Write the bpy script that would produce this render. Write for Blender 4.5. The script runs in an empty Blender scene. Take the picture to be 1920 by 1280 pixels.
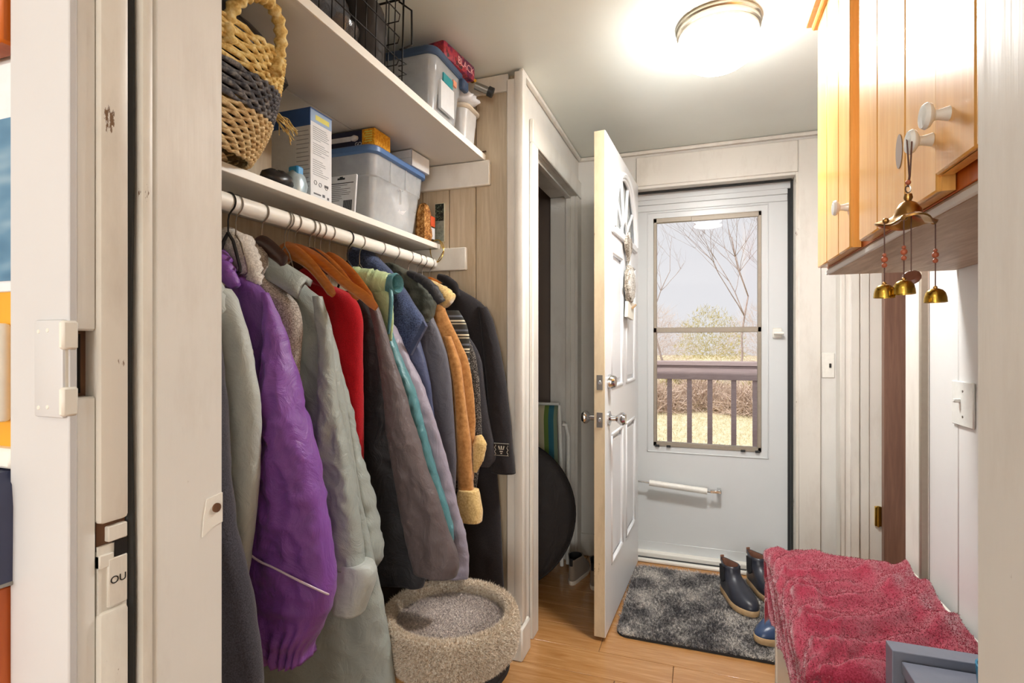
import bpy, bmesh, math, random
import numpy as np
from mathutils import Vector, Matrix, noise
random.seed(7)
SC = bpy.context.scene
COL = SC.collection

# ------------------------------------------------------------------ camera, sky, lights, exposure
cam = bpy.data.cameras.new('camera')
cam.sensor_fit = 'HORIZONTAL'; cam.sensor_width = 36.0; cam.lens = 18.75
cam.shift_y = 5.0/1920.0; cam.clip_start = 0.02; cam.clip_end = 300
camo = bpy.data.objects.new('camera', cam); COL.objects.link(camo)
camo.location = (0, 0, 1.19)
camo.rotation_euler = (math.pi/2, 0, math.atan(.353))
SC.camera = camo

w = bpy.data.worlds.new('sky'); SC.world = w; w.use_nodes = True
wb = w.node_tree.nodes['Background']
wb.inputs[0].default_value = (.97, .965, .98, 1); wb.inputs[1].default_value = .92

def sun_light(name, strength, rot, color, angle=.01):
    l = bpy.data.lights.new(name, 'SUN'); l.energy = strength; l.color = color; l.angle = angle
    o = bpy.data.objects.new(name, l); COL.objects.link(o); o.rotation_euler = rot; return o
def area_light(name, power, loc, aim, size, color):
    l = bpy.data.lights.new(name, 'AREA'); l.shape = 'RECTANGLE'; l.size, l.size_y = size; l.energy = power; l.color = color
    o = bpy.data.objects.new(name, l); COL.objects.link(o); o.location = loc
    o.rotation_euler = (Vector(aim)-Vector(loc)).to_track_quat('-Z', 'Y').to_euler(); return o
sun_light('sun', 3.9, (math.radians(42), 0, math.radians(-35)), (1, .96, .88))
area_light('kitchen_fill_light', 82, (1.55, -5.2, 1.55), (-.5, 1.2, 1.1), (1.5, 1.7), (1, .995, .98))  # added fill behind the camera for closet and coats; no window there
area_light('kitchen_fill_light', 84, (-1.55, -5.2, 1.55), (.3, 1.6, 1.1), (1.2, 1.7), (1, .985, .96))  # second added fill, brightens the right side; no window there either
area_light('kitchen_ceiling_fill', 4, (-.5, -.7, 2.3), (-.5, -.7, 0), (.6, .6), (1, .93, .82))  # added lamp, stands in for light from the unseen kitchen
LAMP_E = 36.0
LAMP_W = 15.0
SC.view_settings.view_transform = 'Standard'; SC.view_settings.look = 'None'
SC.view_settings.exposure = 0.3; SC.view_settings.gamma = 1.0
SC.view_settings.use_curve_mapping = False

# ------------------------------------------------------------------ materials
def lin(c):
    return tuple(((x/255)/12.92 if x/255 <= .04045 else ((x/255+.055)/1.055)**2.4) for x in c)
def new_mat(name):
    m = bpy.data.materials.new(name); m.use_nodes = True
    nt = m.node_tree; return m, nt, nt.nodes, nt.links, nt.nodes['Principled BSDF']
def coords(nt, scale=(1, 1, 1), kind='Object', rot=(0, 0, 0)):
    tc = nt.nodes.new('ShaderNodeTexCoord'); mp = nt.nodes.new('ShaderNodeMapping')
    mp.inputs['Scale'].default_value = scale; mp.inputs['Rotation'].default_value = rot
    nt.links.new(tc.outputs[kind], mp.inputs['Vector']); return mp.outputs['Vector']
def ntex(nt, vec, scale, detail=4, rough=.55, dist=0):
    n = nt.nodes.new('ShaderNodeTexNoise'); n.inputs['Scale'].default_value = scale
    n.inputs['Detail'].default_value = detail; n.inputs['Roughness'].default_value = rough
    n.inputs['Distortion'].default_value = dist
    nt.links.new(vec, n.inputs['Vector']); return n.outputs['Fac']
def ramp(nt, fac, stops):
    r = nt.nodes.new('ShaderNodeValToRGB'); e = r.color_ramp.elements
    while len(e) < len(stops): e.new(.5)
    for i, (p, c) in enumerate(stops):
        e[i].position = p; e[i].color = (*c, 1) if len(c) == 3 else c
    nt.links.new(fac, r.inputs['Fac']); return r.outputs['Color']
def mixc(nt, fac, a, b, mode='MIX'):
    m = nt.nodes.new('ShaderNodeMix'); m.data_type = 'RGBA'; m.blend_type = mode
    for s, v in ((0, fac), (6, a), (7, b)):
        if hasattr(v, 'is_output'): nt.links.new(v, m.inputs[s])
        elif s == 0: m.inputs[0].default_value = v
        else: m.inputs[s].default_value = (*v, 1) if len(v) == 3 else v
    return m.outputs[2]
def bump(nt, b, h, strength=.3, dist=.002):
    n = nt.nodes.new('ShaderNodeBump'); n.inputs['Strength'].default_value = strength
    n.inputs['Distance'].default_value = dist
    nt.links.new(h, n.inputs['Height']); nt.links.new(n.outputs['Normal'], b.inputs['Normal'])
def scl(c, k): return tuple(max(0, min(1, x*k)) for x in c)

def paint(name, c, rough=.42, var=.05, chips=None, grain=(40, 40, 3), gs=.18, dirt=0):
    m, nt, N, L, b = new_mat(name); c = lin(c)
    v1 = coords(nt)
    col = ramp(nt, ntex(nt, v1, 3.5, 5), [(.3, scl(c, 1-var)), (.7, scl(c, 1+var*.6))])
    gv = coords(nt, grain); gn = ntex(nt, gv, 1.0, 4)
    if dirt:
        dn = ntex(nt, coords(nt, (5, 5, 1.6)), 1.6, 8, .65)
        col = mixc(nt, ramp(nt, dn, [(.5, (0, 0, 0)), (.72, (dirt,)*3)]), col, lin((150, 128, 100)))
    if chips:
        cn = ntex(nt, coords(nt, (9, 9, 3.0)), 3.0, 9, .72)
        msk = ramp(nt, cn, [(chips, (0, 0, 0)), (chips+.012, (1, 1, 1))])
        col = mixc(nt, msk, col, lin((120, 92, 66)))
        mx = N.new('ShaderNodeMath'); mx.operation = 'MULTIPLY_ADD'
        L.new(msk, mx.inputs[0]); mx.inputs[1].default_value = -1.2; L.new(gn, mx.inputs[2]); gn = mx.outputs[0]
    L.new(col, b.inputs['Base Color']); b.inputs['Roughness'].default_value = rough
    bump(nt, b, gn, gs, .002); return m
def wood(name, c1, c2, scale=(2, 22, 22), rough=.35, knots=False, coat=0.0, gs=.12, dist=1.2):
    m, nt, N, L, b = new_mat(name)
    v = coords(nt, scale); n1 = ntex(nt, v, 1.6, 6, .6, dist)
    n2 = ntex(nt, coords(nt, tuple(s*3.2 for s in scale)), 2.0, 3, .6)
    mid = tuple((a+b_)/2 for a, b_ in zip(c1, c2))
    col = ramp(nt, n1, [(.28, lin(c2)), (.5, lin(mid)), (.72, lin(c1))])
    col = mixc(nt, ramp(nt, n2, [(.35, (.0,)*3), (.75, (.5,)*3)]), col, scl(lin(c2), .85))
    if knots:
        vo = N.new('ShaderNodeTexVoronoi'); vo.inputs['Scale'].default_value = 1.0
        kv = coords(nt, (3, 7, 2.6)); L.new(kv, vo.inputs['Vector'])
        k = ramp(nt, vo.outputs['Distance'], [(.06, (1, 1, 1)), (.13, (0, 0, 0))])
        col = mixc(nt, k, col, lin((120, 84, 60)))
    L.new(col, b.inputs['Base Color']); b.inputs['Roughness'].default_value = rough
    if coat: b.inputs['Coat Weight'].default_value = coat; b.inputs['Coat Roughness'].default_value = .12
    bump(nt, b, n1, gs, .0015); return m
def plain(name, c, rough=.5, metal=0.0, var=.04, bscale=60, bs=.05, spec=.5):
    m, nt, N, L, b = new_mat(name); c = lin(c)
    n = ntex(nt, coords(nt), bscale, 3)
    L.new(ramp(nt, n, [(.3, scl(c, 1-var)), (.7, scl(c, 1+var))]), b.inputs['Base Color'])
    b.inputs['Roughness'].default_value = rough; b.inputs['Metallic'].default_value = metal
    b.inputs['Specular IOR Level'].default_value = spec
    bump(nt, b, n, bs, .001); return m
def fabric(name, c, c2=None, fine=700, rough=.9, bs=.35, sheen=.15, var=.12, stretch=(1, 1, 1), spec=.25, big=9):
    m, nt, N, L, b = new_mat(name); a = lin(c); d = lin(c2) if c2 else scl(a, 1-var*1.6)
    n = ntex(nt, coords(nt, stretch), fine, 3, .7); n2 = ntex(nt, coords(nt), big, 4)
    col = ramp(nt, n, [(.35, d), (.65, a)])
    col = mixc(nt, ramp(nt, n2, [(.3, (0,)*3), (.8, (.35,)*3)]), col, d)
    L.new(col, b.inputs['Base Color']); b.inputs['Roughness'].default_value = rough
    b.inputs['Specular IOR Level'].default_value = spec
    b.inputs['Sheen Weight'].default_value = sheen
    bump(nt, b, n, bs, .0015); return m
def nylon(name, c, rough=.42, var=.1, spec=.45):
    m, nt, N, L, b = new_mat(name); a = lin(c)
    n = ntex(nt, coords(nt, (1, 1, .7)), 15, 6, .62, 1.4); f = ntex(nt, coords(nt), 900, 2)
    L.new(ramp(nt, n, [(.3, scl(a, 1-var)), (.7, scl(a, 1+var))]), b.inputs['Base Color'])
    b.inputs['Roughness'].default_value = rough; b.inputs['Specular IOR Level'].default_value = spec
    b.inputs['Sheen Weight'].default_value = .08
    ad = N.new('ShaderNodeMath'); ad.operation = 'MULTIPLY_ADD'
    L.new(f, ad.inputs[0]); ad.inputs[1].default_value = .04; L.new(n, ad.inputs[2])
    bump(nt, b, ad.outputs[0], .6, .012); return m
def mixture(name, cols, scale=180, rough=.9, bs=.5, stretch=(1, 1, 1)):
    m, nt, N, L, b = new_mat(name)
    n = ntex(nt, coords(nt, stretch), scale, 2, .8)
    st = [(.32+.36*i/(len(cols)-1), lin(c)) for i, c in enumerate(cols)]
    L.new(ramp(nt, n, st), b.inputs['Base Color']); b.inputs['Roughness'].default_value = rough
    b.inputs['Specular IOR Level'].default_value = .2
    bump(nt, b, n, bs, .002); return m
def clear(name, tint, alpha=.45, rough=.15, spec=.5):
    m, nt, N, L, b = new_mat(name)
    b.inputs['Base Color'].default_value = (*lin(tint), 1); b.inputs['Roughness'].default_value = rough
    b.inputs['Specular IOR Level'].default_value = spec
    t = N.new('ShaderNodeBsdfTransparent'); x = N.new('ShaderNodeMixShader')
    n = ntex(nt, coords(nt), 22, 3)
    mr = N.new('ShaderNodeMapRange'); mr.inputs['To Min'].default_value = max(0, alpha-.1); mr.inputs['To Max'].default_value = min(1, alpha+.1)
    L.new(n, mr.inputs['Value']); L.new(mr.outputs[0], x.inputs[0])
    L.new(t.outputs[0], x.inputs[1]); L.new(b.outputs[0], x.inputs[2])
    L.new(x.outputs[0], N['Material Output'].inputs['Surface']); return m
def glass(name):
    m, nt, N, L, b = new_mat(name)
    t = N.new('ShaderNodeBsdfTransparent'); t.inputs[0].default_value = (.86, .86, .87, 1)
    g = N.new('ShaderNodeBsdfGlossy'); g.inputs['Roughness'].default_value = .02
    f = N.new('ShaderNodeFresnel'); f.inputs[0].default_value = 1.28
    x = N.new('ShaderNodeMixShader'); L.new(f.outputs[0], x.inputs[0])
    L.new(t.outputs[0], x.inputs[1]); L.new(g.outputs[0], x.inputs[2])
    L.new(x.outputs[0], N['Material Output'].inputs['Surface']); return m
def emitter(name, c, e):
    m, nt, N, L, b = new_mat(name)
    b.inputs['Base Color'].default_value = (.9, .9, .88, 1)
    b.inputs['Emission Color'].default_value = (*c, 1); b.inputs['Emission Strength'].default_value = e; return m
def stripes(name, axis, period, stops, rough=.8, offset=0.0):
    m, nt, N, L, b = new_mat(name)
    tc = N.new('ShaderNodeTexCoord'); sx = N.new('ShaderNodeSeparateXYZ'); L.new(tc.outputs['Object'], sx.inputs[0])
    a = N.new('ShaderNodeMath'); a.operation = 'MULTIPLY_ADD'; L.new(sx.outputs[axis], a.inputs[0])
    a.inputs[1].default_value = 1/period; a.inputs[2].default_value = offset
    f = N.new('ShaderNodeMath'); f.operation = 'FRACT'; L.new(a.outputs[0], f.inputs[0])
    r = N.new('ShaderNodeValToRGB'); r.color_ramp.interpolation = 'CONSTANT'; e = r.color_ramp.elements
    while len(e) < len(stops): e.new(.5)
    for i, (p, c) in enumerate(stops): e[i].position = p; e[i].color = (*lin(c), 1)
    L.new(f.outputs[0], r.inputs[0]); L.new(r.outputs[0], b.inputs['Base Color']); b.inputs['Roughness'].default_value = rough
    return m

# ------------------------------------------------------------------ mesh builder
class MB:
    def __init__(s): s.v = []; s.f = []; s.M = None
    def add(s, vs, fs):
        k = len(s.v)
        if s.M is not None: vs = [s.M @ Vector(p) for p in vs]
        s.v += [tuple(p) for p in vs]; s.f += [tuple(i+k for i in f) for f in fs]; return s
    def box(s, x0, x1, y0, y1, z0, z1, bv=0.0, seg=1):
        if bv <= 0:
            vs = [(x, y, z) for z in (z0, z1) for y in (y0, y1) for x in (x0, x1)]
            return s.add(vs, [(0, 2, 3, 1), (4, 5, 7, 6), (0, 1, 5, 4), (2, 6, 7, 3), (0, 4, 6, 2), (1, 3, 7, 5)])
        bm = bmesh.new(); bmesh.ops.create_cube(bm, size=1)
        for v in bm.verts:
            v.co = Vector(((x0+x1)/2+v.co.x*(x1-x0), (y0+y1)/2+v.co.y*(y1-y0), (z0+z1)/2+v.co.z*(z1-z0)))
        bmesh.ops.bevel(bm, geom=bm.edges[:], offset=min(bv, .49*min(abs(x1-x0), abs(y1-y0), abs(z1-z0))), segments=seg, affect='EDGES', profile=.5)
        bm.verts.index_update()
        s.add([v.co.copy() for v in bm.verts], [[v.index for v in f.verts] for f in bm.faces]); bm.free(); return s
    def rings(s, R, closed=False, cap0=True, cap1=True):
        n = len(R[0]); vs = [p for r in R for p in r]; fs = []
        m = len(R)
        for i in range(m if closed else m-1):
            a = i*n; b = ((i+1) % m)*n
            for j in range(n):
                k = (j+1) % n; fs.append((a+j, a+k, b+k, b+j))
        if not closed:
            if cap0: fs.append(tuple(range(n-1, -1, -1)))
            if cap1: fs.append(tuple((m-1)*n+j for j in range(n)))
        return s.add(vs, fs)
    def tube(s, pts, r, n=8, closed=False, flat=1.0, up=None):
        pts = [Vector(p) for p in pts]; m = len(pts)
        rr = r if isinstance(r, (list, tuple)) else [r]*m
        R = []; prev = None
        for i, p in enumerate(pts):
            if closed: t = pts[(i+1) % m]-pts[i-1]
            else: t = pts[min(i+1, m-1)]-pts[max(i-1, 0)]
            t = t.normalized() if t.length > 0 else Vector((0, 0, 1))
            if prev is None:
                a = Vector(up) if up else (Vector((0, 0, 1)) if abs(t.z) < .9 else Vector((1, 0, 0)))
                nrm = (a-t*a.dot(t)).normalized()
            else:
                nrm = prev-t*prev.dot(t); nrm = nrm.normalized() if nrm.length > 1e-6 else prev
            prev = nrm; bi = t.cross(nrm)
            R.append([p+(nrm*math.cos(2*math.pi*j/n)+bi*math.sin(2*math.pi*j/n)*flat)*rr[i] for j in range(n)])
        return s.rings(R, closed)
    def lathe(s, prof, c=(0, 0, 0), n=24, axis=(0, 0, 1)):
        q = Vector((0, 0, 1)).rotation_difference(Vector(axis)); c = Vector(c)
        R = [[c+q @ Vector((r*math.cos(2*math.pi*j/n), r*math.sin(2*math.pi*j/n), z)) for j in range(n)] for r, z in prof]
        return s.rings(R)
    def prism(s, poly, fn, d0, d1):
        n = len(poly); vs = [fn(a, b, d0) for a, b in poly]+[fn(a, b, d1) for a, b in poly]
        fs = [tuple(range(n-1, -1, -1)), tuple(range(n, 2*n))]+[(j, (j+1) % n, n+(j+1) % n, n+j) for j in range(n)]
        return s.add(vs, fs)
    def sphere(s, c, r, n=12, m=8, sc=(1, 1, 1)):
        prof = [(max(1e-4, math.sin(math.pi*i/m)), -math.cos(math.pi*i/m)) for i in range(m+1)]
        R = [[(c[0]+r*sc[0]*p*math.cos(2*math.pi*j/n), c[1]+r*sc[1]*p*math.sin(2*math.pi*j/n), c[2]+r*sc[2]*z) for j in range(n)] for p, z in prof]
        return s.rings(R)
    def grid(s, P):
        h = len(P); wd = len(P[0])
        return s.add([p for r in P for p in r], [(i*wd+j, i*wd+j+1, (i+1)*wd+j+1, (i+1)*wd+j) for i in range(h-1) for j in range(wd-1)])
ORG = {}
def link_mesh(name, me, parent, loc, mat):
    o = bpy.data.objects.new(name, me); COL.objects.link(o)
    if mat: me.materials.append(mat)
    if parent is not None:
        o.parent = parent; ORG[o] = ORG[parent]
        # parts sit at their thing's origin
    else:
        o.location = loc; ORG[o] = Vector(loc)
    return o
def obj(name, mb, mat, parent=None, loc=(0, 0, 0), smooth=40, label=None):
    org = ORG[parent] if parent is not None else Vector(loc)
    me = bpy.data.meshes.new(name)
    me.from_pydata([(p[0]-org.x, p[1]-org.y, p[2]-org.z) for p in mb.v], [], mb.f)
    bm = bmesh.new(); bm.from_mesh(me); bmesh.ops.recalc_face_normals(bm, faces=bm.faces); bm.to_mesh(me); bm.free()
    me.shade_smooth()
    if smooth < 180: me.set_sharp_from_angle(angle=math.radians(smooth))
    o = link_mesh(name, me, parent, loc, mat)
    if label: o['label'] = label
    return o
def raw(name, verts, faces, mat, parent=None, loc=(0, 0, 0)):
    org = ORG[parent] if parent is not None else Vector(loc)
    me = bpy.data.meshes.new(name); me.from_pydata((np.asarray(verts)-np.array(org)).tolist(), [], faces)
    return link_mesh(name, me, parent, loc, mat)
def tag(o, label, cat, group=None):
    o['label'] = label; o['category'] = cat
    if group: o['group'] = group
    return o
def thing(name, label, cat, loc=(0, 0, 0), group=None):
    o = bpy.data.objects.new(name, None); COL.objects.link(o); o.location = loc; o.empty_display_size = .05
    ORG[o] = Vector(loc); return tag(o, label, cat, group)
def struct(name, mb, mat, loc=(0, 0, 0), smooth=40):
    o = obj(name, mb, mat, None, loc, smooth); o['kind'] = 'structure'; return o
def sroot(name, loc=(0, 0, 0)):
    o = bpy.data.objects.new(name, None); COL.objects.link(o); o.location = loc; ORG[o] = Vector(loc); o['kind'] = 'structure'; return o
def dup(root, loc, label, group=None):
    r = root.copy(); COL.objects.link(r); r.location = loc; r['label'] = label
    ORG[r] = Vector(loc)
    if group: r['group'] = group
    for ch in list(root.children):
        c = ch.copy(); COL.objects.link(c); c.parent = r
        for g in ch.children:
            e = g.copy(); COL.objects.link(e); e.parent = c
    return r
def text(name, s, size, M, mat, parent, depth=.0006):
    cu = bpy.data.curves.new(name, 'FONT'); cu.body = s; cu.size = size; cu.extrude = depth
    cu.align_x = 'CENTER'; cu.align_y = 'CENTER'
    t = bpy.data.objects.new('tmp_text', cu); COL.objects.link(t)
    dg = bpy.context.evaluated_depsgraph_get()
    me = bpy.data.meshes.new_from_object(t.evaluated_get(dg)); bpy.data.objects.remove(t)
    me.materials.clear(); me.name = name
    org = ORG[parent]
    me.transform(Matrix.Translation(-org) @ M)
    return link_mesh(name, me, parent, (0, 0, 0), mat)
def frame(o, x, y):
    x = Vector(x).normalized(); y = Vector(y).normalized(); z = x.cross(y)
    return Matrix(((x.x, y.x, z.x, o[0]), (x.y, y.y, z.y, o[1]), (x.z, y.z, z.z, o[2]), (0, 0, 0, 1)))
def blades(pos, nrm, length, width, lean, seed):
    """triangular fibres: returns verts, faces"""
    rng = np.random.default_rng(seed); n = len(pos)
    t = rng.normal(size=(n, 3)); t -= (t*nrm).sum(1)[:, None]*nrm; t /= np.linalg.norm(t, axis=1)[:, None]+1e-9
    a = rng.normal(size=(n, 3)); a -= (a*nrm).sum(1)[:, None]*nrm
    L = length*(.6+.7*rng.random(n))[:, None]
    tip = pos+nrm*L+a*lean*L
    V = np.empty((n, 3, 3)); V[:, 0] = pos-t*width/2; V[:, 1] = pos+t*width/2; V[:, 2] = tip
    return V.reshape(-1, 3), [(3*i, 3*i+1, 3*i+2) for i in range(n)]

M = {}
M['white_wall'] = paint('white_wall_paint', (226, 226, 224), .45, .03, gs=.1)
M['hall_wall'] = paint('hall_wall_paint', (226, 224, 218), .5, .05, gs=.12, dirt=.12)
M['ceiling'] = paint('ceiling_paint', (229, 235, 229), .38, .03, gs=.06)
M['trim'] = paint('trim_paint', (230, 226, 217), .4, .05, gs=.15, dirt=.25)
M['old_trim'] = paint('worn_trim_paint', (228, 223, 212), .42, .05, chips=.63, gs=.35, dirt=.35)
M['jamb'] = paint('jamb_paint', (232, 230, 224), .38, .04, chips=.685, gs=.35, dirt=.22)
M['pine_wash'] = wood('whitewashed_pine', (216, 202, 178), (188, 168, 138), (14, 14, 1.1), .55)
M['shelf_white'] = paint('shelf_white_paint', (222, 220, 214), .45, .04, grain=(60, 4, 60), gs=.25)
M['shelf_edge'] = paint('shelf_edge_paint', (240, 237, 228), .45, .03)
M['door_white'] = paint('door_white_paint', (236, 238, 240), .33, .02, gs=.05)
M['casing_kitchen'] = paint('kitchen_casing_paint', (202, 201, 201), .4, .03, gs=.06)
M['door_edge'] = paint('door_edge_paint', (214, 196, 164), .5, .1, chips=.66, gs=.3, dirt=.5)
M['storm'] = paint('storm_door_paint', (216, 220, 221), .3, .02, gs=.03)
M['alu_tan'] = plain('tan_aluminium', (158, 148, 134), .45, .2)
M['dark_gap'] = plain('dark_weatherstrip', (48, 50, 50), .8)
M['floor_wood'] = wood('oak_laminate', (206, 158, 104), (172, 118, 64), (2.2, 26, 26), .26, coat=.5, gs=.04)
M['floor_joint'] = plain('floor_joint', (96, 66, 40), .7)
M['brown_door'] = wood('brown_veneer', (152, 116, 98), (118, 86, 72), (22, 22, 1.3), .42, dist=.6)
M['cab'] = wood('honey_pine', (246, 198, 116), (232, 162, 74), (18, 18, 1.2), .3, coat=.35, gs=.05)
M['cab_gap'] = wood('orange_pine', (204, 104, 18), (176, 80, 8), (18, 18, 1.2), .4)
M['slab'] = wood('weathered_slab', (206, 186, 160), (158, 132, 104), (14, 2.0, 14), .55, gs=.4)
M['slab_edge'] = paint('slab_edge_paint', (214, 210, 206), .5)
M['chrome'] = plain('chrome', (205, 205, 205), .14, 1.0)
M['steel'] = plain('hook_steel', (150, 146, 140), .3, 1.0)
M['brass'] = plain('brass', (196, 160, 70), .22, 1.0, bscale=30, bs=.1)
M['old_brass'] = plain('old_brass', (170, 130, 74), .3, 1.0, bscale=30, bs=.15)
M['ceramic'] = plain('white_ceramic', (232, 234, 230), .12, 0)
M['black_metal'] = plain('black_metal', (26, 24, 24), .4, .3)
M['black_plastic'] = plain('black_plastic', (24, 23, 24), .45)
M['white_plastic'] = plain('white_plastic', (236, 234, 226), .35)
M['hole'] = plain('dark_hole', (22, 16, 12), .9)
M['raw_wood'] = wood('raw_wood', (130, 92, 62), (84, 54, 34), (20, 20, 3), .8)
M['glass'] = glass('window_glass')
# ------------------------------------------------------------------ room shell
HC = 2.24                       # ceiling height of the passage
CXB = -1.32                     # back of the coat closet
YN0, YN1 = .335, .503           # near wall (the doorway we look through)
XL, XR = -.555, .199            # jambs of that doorway
XW, XE, YB = -.652, .635, 2.98  # passage left wall, right wall, back wall
YC = 1.95                       # closet end wall

fl = struct('floor', MB().box(-3.2, 3.2, -2.8, 3.35, -.06, -.003), M['floor_joint'])
rng = random.Random(3)
y = 2.06-.158*11; row = 0
while y < 3.12:
    x = -1.66+rng.random()*.5
    edges = [-1.7]
    while x < 1.5:
        edges.append(x); x += .9+rng.random()*.35
    edges.append(1.5)
    if abs(y-1.902) < .01: edges = [-1.7, -1.15, -.093, .95, 1.5]
    for a, b in zip(edges[:-1], edges[1:]):
        if b-a > .02 and y > 1.0:
            p = obj('plank', MB().box(a+.0009, b-.0009, y+.0009, min(y+.158, 3.14)-.0009, -.03, 0, .0012), M['floor_wood'], fl)
    y += .158
struct('floor_kitchen', MB().box(-2.2, 2.2, -6.1, 1.0, -.02, 0), M['floor_wood'])
struct('ceiling', MB().box(-1.8, 1.9, YN1-.02, 3.2, HC, HC+.12), M['ceiling'])
struct('ceiling_kitchen', MB().box(-2.3, 2.3, -6.1, YN1-.02, 2.42, 2.54), M['ceiling'])
# the wall we look through
struct('wall_near_left', MB().box(-2.2, XL-.09, YN0+.016, YN1, 0, 2.42), M['white_wall'])
struct('wall_near_right', MB().box(XR+.018, 2.2, YN0+.015, YN1, 0, 2.42), M['white_wall'])
struct('wall_near_head', MB().box(XL-.09, XR+.018, YN0+.015, YN1, 2.07, 2.42), M['white_wall'])
struct('wall_kitchen_left', MB().box(-2.3, -2.2, -6.1, YN1, 0, 2.42), M['white_wall'])
struct('wall_kitchen_right', MB().box(2.2, 2.3, -6.1, YN1, 0, 2.42), M['white_wall'])
struct('wall_kitchen_back', MB().box(-2.3, 2.3, -6.2, -6.1, 0, 2.42), M['white_wall'])
# closet shell
struct('wall_closet_back', MB().box(CXB-.1, CXB, YN1, YC+.08, 0, HC), M['pine_wash'])
we = sroot('wall_closet_end', (-1.0, YC, 0))
seams = [CXB, -1.2, -1.08, -.958, -.841, -.70]
for a, b in zip(seams[:-1], seams[1:]):
    obj('board', MB().box(a+.0012, b-.0012, YC, YC+.02, 0, HC, .003), M['pine_wash'], we)
obj('backing', MB().box(CXB-.05, XW-.02, YC+.018, YC+.08, 0, HC), M['pine_wash'], we)
obj('top_rail', MB().box(CXB, -.70, YC-.012, YC+.001, 2.17, HC-.004, .002), M['trim'], we)
# passage left wall with the side doorway
DY0, DY1, DZ = 2.128, 2.88, 2.005
wl = MB()
wl.box(-.78, XW, YC+.03, DY0-.017, 0, HC).box(-.78, XW, DY1+.017, YB+.02, 0, HC).box(-.78, XW, DY0-.017, DY1+.017, DZ+.017, HC)
struct('wall_left', wl, M['hall_wall'])
t = sroot('trim_closet_corner', (XW, YC, 0))
obj('post', MB().box(-.70, XW+.004, YC-.03, YC+.08, 0, 2.205, .004), M['trim'], t)
obj('corner_bead', MB().box(XW-.016, XW+.02, YC-.036, YC+.012, .13, HC-.012, .006, 2), M['trim'], t)
obj('base_block', MB().box(-.745, XW+.026, YC-.06, YC+.045, 0, .125, .006), M['trim'], t)
obj('flat_strip', MB().box(XW, XW+.012, YC+.014, YC+.062, 0, 2.2, .003), M['trim'], t)
t = sroot('trim_left_doorway', (XW, 2.5, 0))
obj('casing_near', MB().box(XW, XW+.018, DY0-.075, DY0, 0, DZ, .004), M['trim'], t)
obj('casing_far', MB().box(XW, XW+.018, DY1, YB-.003, 0, DZ, .004), M['trim'], t)
obj('casing_head', MB().box(XW, XW+.019, DY0-.075, YB-.003, DZ, DZ+.095, .004), M['trim'], t)
obj('jamb_near', MB().box(-.79, XW+.002, DY0-.018, DY0, 0, DZ, .002), M['trim'], t)
obj('jamb_far', MB().box(-.79, XW+.002, DY1, DY1+.018, 0, DZ, .002), M['trim'], t)
obj('jamb_head', MB().box(-.79, XW+.002, DY0, DY1, DZ, DZ+.018, .002), M['trim'], t)
obj('stop', MB().box(-.70, -.672, DY1-.014, DY1+.001, 0, DZ-.012, .002).box(-.70, -.672, DY0, DY1, DZ-.014, DZ+.001, .002), M['trim'], t)
obj('hinge_mortise', MB().box(-.735, -.70, DY1-.0015, DY1+.002, 1.63, 1.71), M['old_trim'], t)
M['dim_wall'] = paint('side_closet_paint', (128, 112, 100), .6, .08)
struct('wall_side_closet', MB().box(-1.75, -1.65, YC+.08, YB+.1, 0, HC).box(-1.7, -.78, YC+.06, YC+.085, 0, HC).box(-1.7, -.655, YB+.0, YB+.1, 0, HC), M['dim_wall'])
# back wall with the outside door opening
OX0, OX1, OZ = -.362, .459, 2.046
wbk = MB().box(-.78, OX0, YB, YB+.14, 0, HC).box(OX1, .80, YB, YB+.14, 0, HC).box(OX0, OX1, YB, YB+.14, OZ, HC)
struct('wall_back', wbk, M['hall_wall'])
t = sroot('trim_back_door', (.46, YB, 0))
obj('casing_right', MB().box(OX1, OX1+.098, YB-.016, YB, 0, HC-.035, .004), M['trim'], t)
obj('casing_head', MB().box(-.33, OX1, YB-.014, YB, OZ, HC-.035, .004), M['trim'], t)
obj('jamb_right', MB().box(OX1-.012, OX1+.002, YB-.012, YB+.12, 0, OZ, .002), M['old_trim'], t)
obj('jamb_head', MB().box(OX0, OX1-.012, YB-.01, YB+.12, OZ-.014, OZ+.001, .002), M['trim'], t)
obj('weatherstrip_shadow_gap', MB().box(OX1-.021, OX1-.012, YB+.06, YB+.10, .03, OZ-.016, .003).box(.4265, OX1-.011, YB+.108, YB+.14, .0, OZ-.016).box(OX0, OX1-.021, YB+.045, YB+.07, OZ-.022, OZ-.013, .002), M['dark_gap'], t)  # top piece is the opening's shadow gap, drawn as a dark strip
obj('threshold', MB().box(OX0, OX1, YB+.004, YB+.03, 0, .018, .005).box(OX0, OX1, YB+.062, YB+.16, 0, .035, .004), M['shelf_edge'], t)
obj('head_stop', MB().box(OX0, OX1-.011, YB+.09, YB+.14, OZ-.05, OZ-.013), M['storm'], t)
obj('sill_channel', MB().box(OX0, OX1, YB+.03, YB+.062, 0, .012), M['dark_gap'], t)
t = sroot('trim_ceiling', (0, YB, HC))
obj('cove_back', MB().box(XW, XE, YB-.02, YB, HC-.022, HC-.001, .007, 2), M['trim'], t)
obj('cove_left', MB().box(XW, XW+.02, YC-.03, YB-.02, HC-.022, HC-.001, .007, 2), M['trim'], t)
b = MB().box(XW, -.40, YB-.014, YB, 0, .125, .004)
struct('baseboard_back', b, M['trim'])
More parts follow.
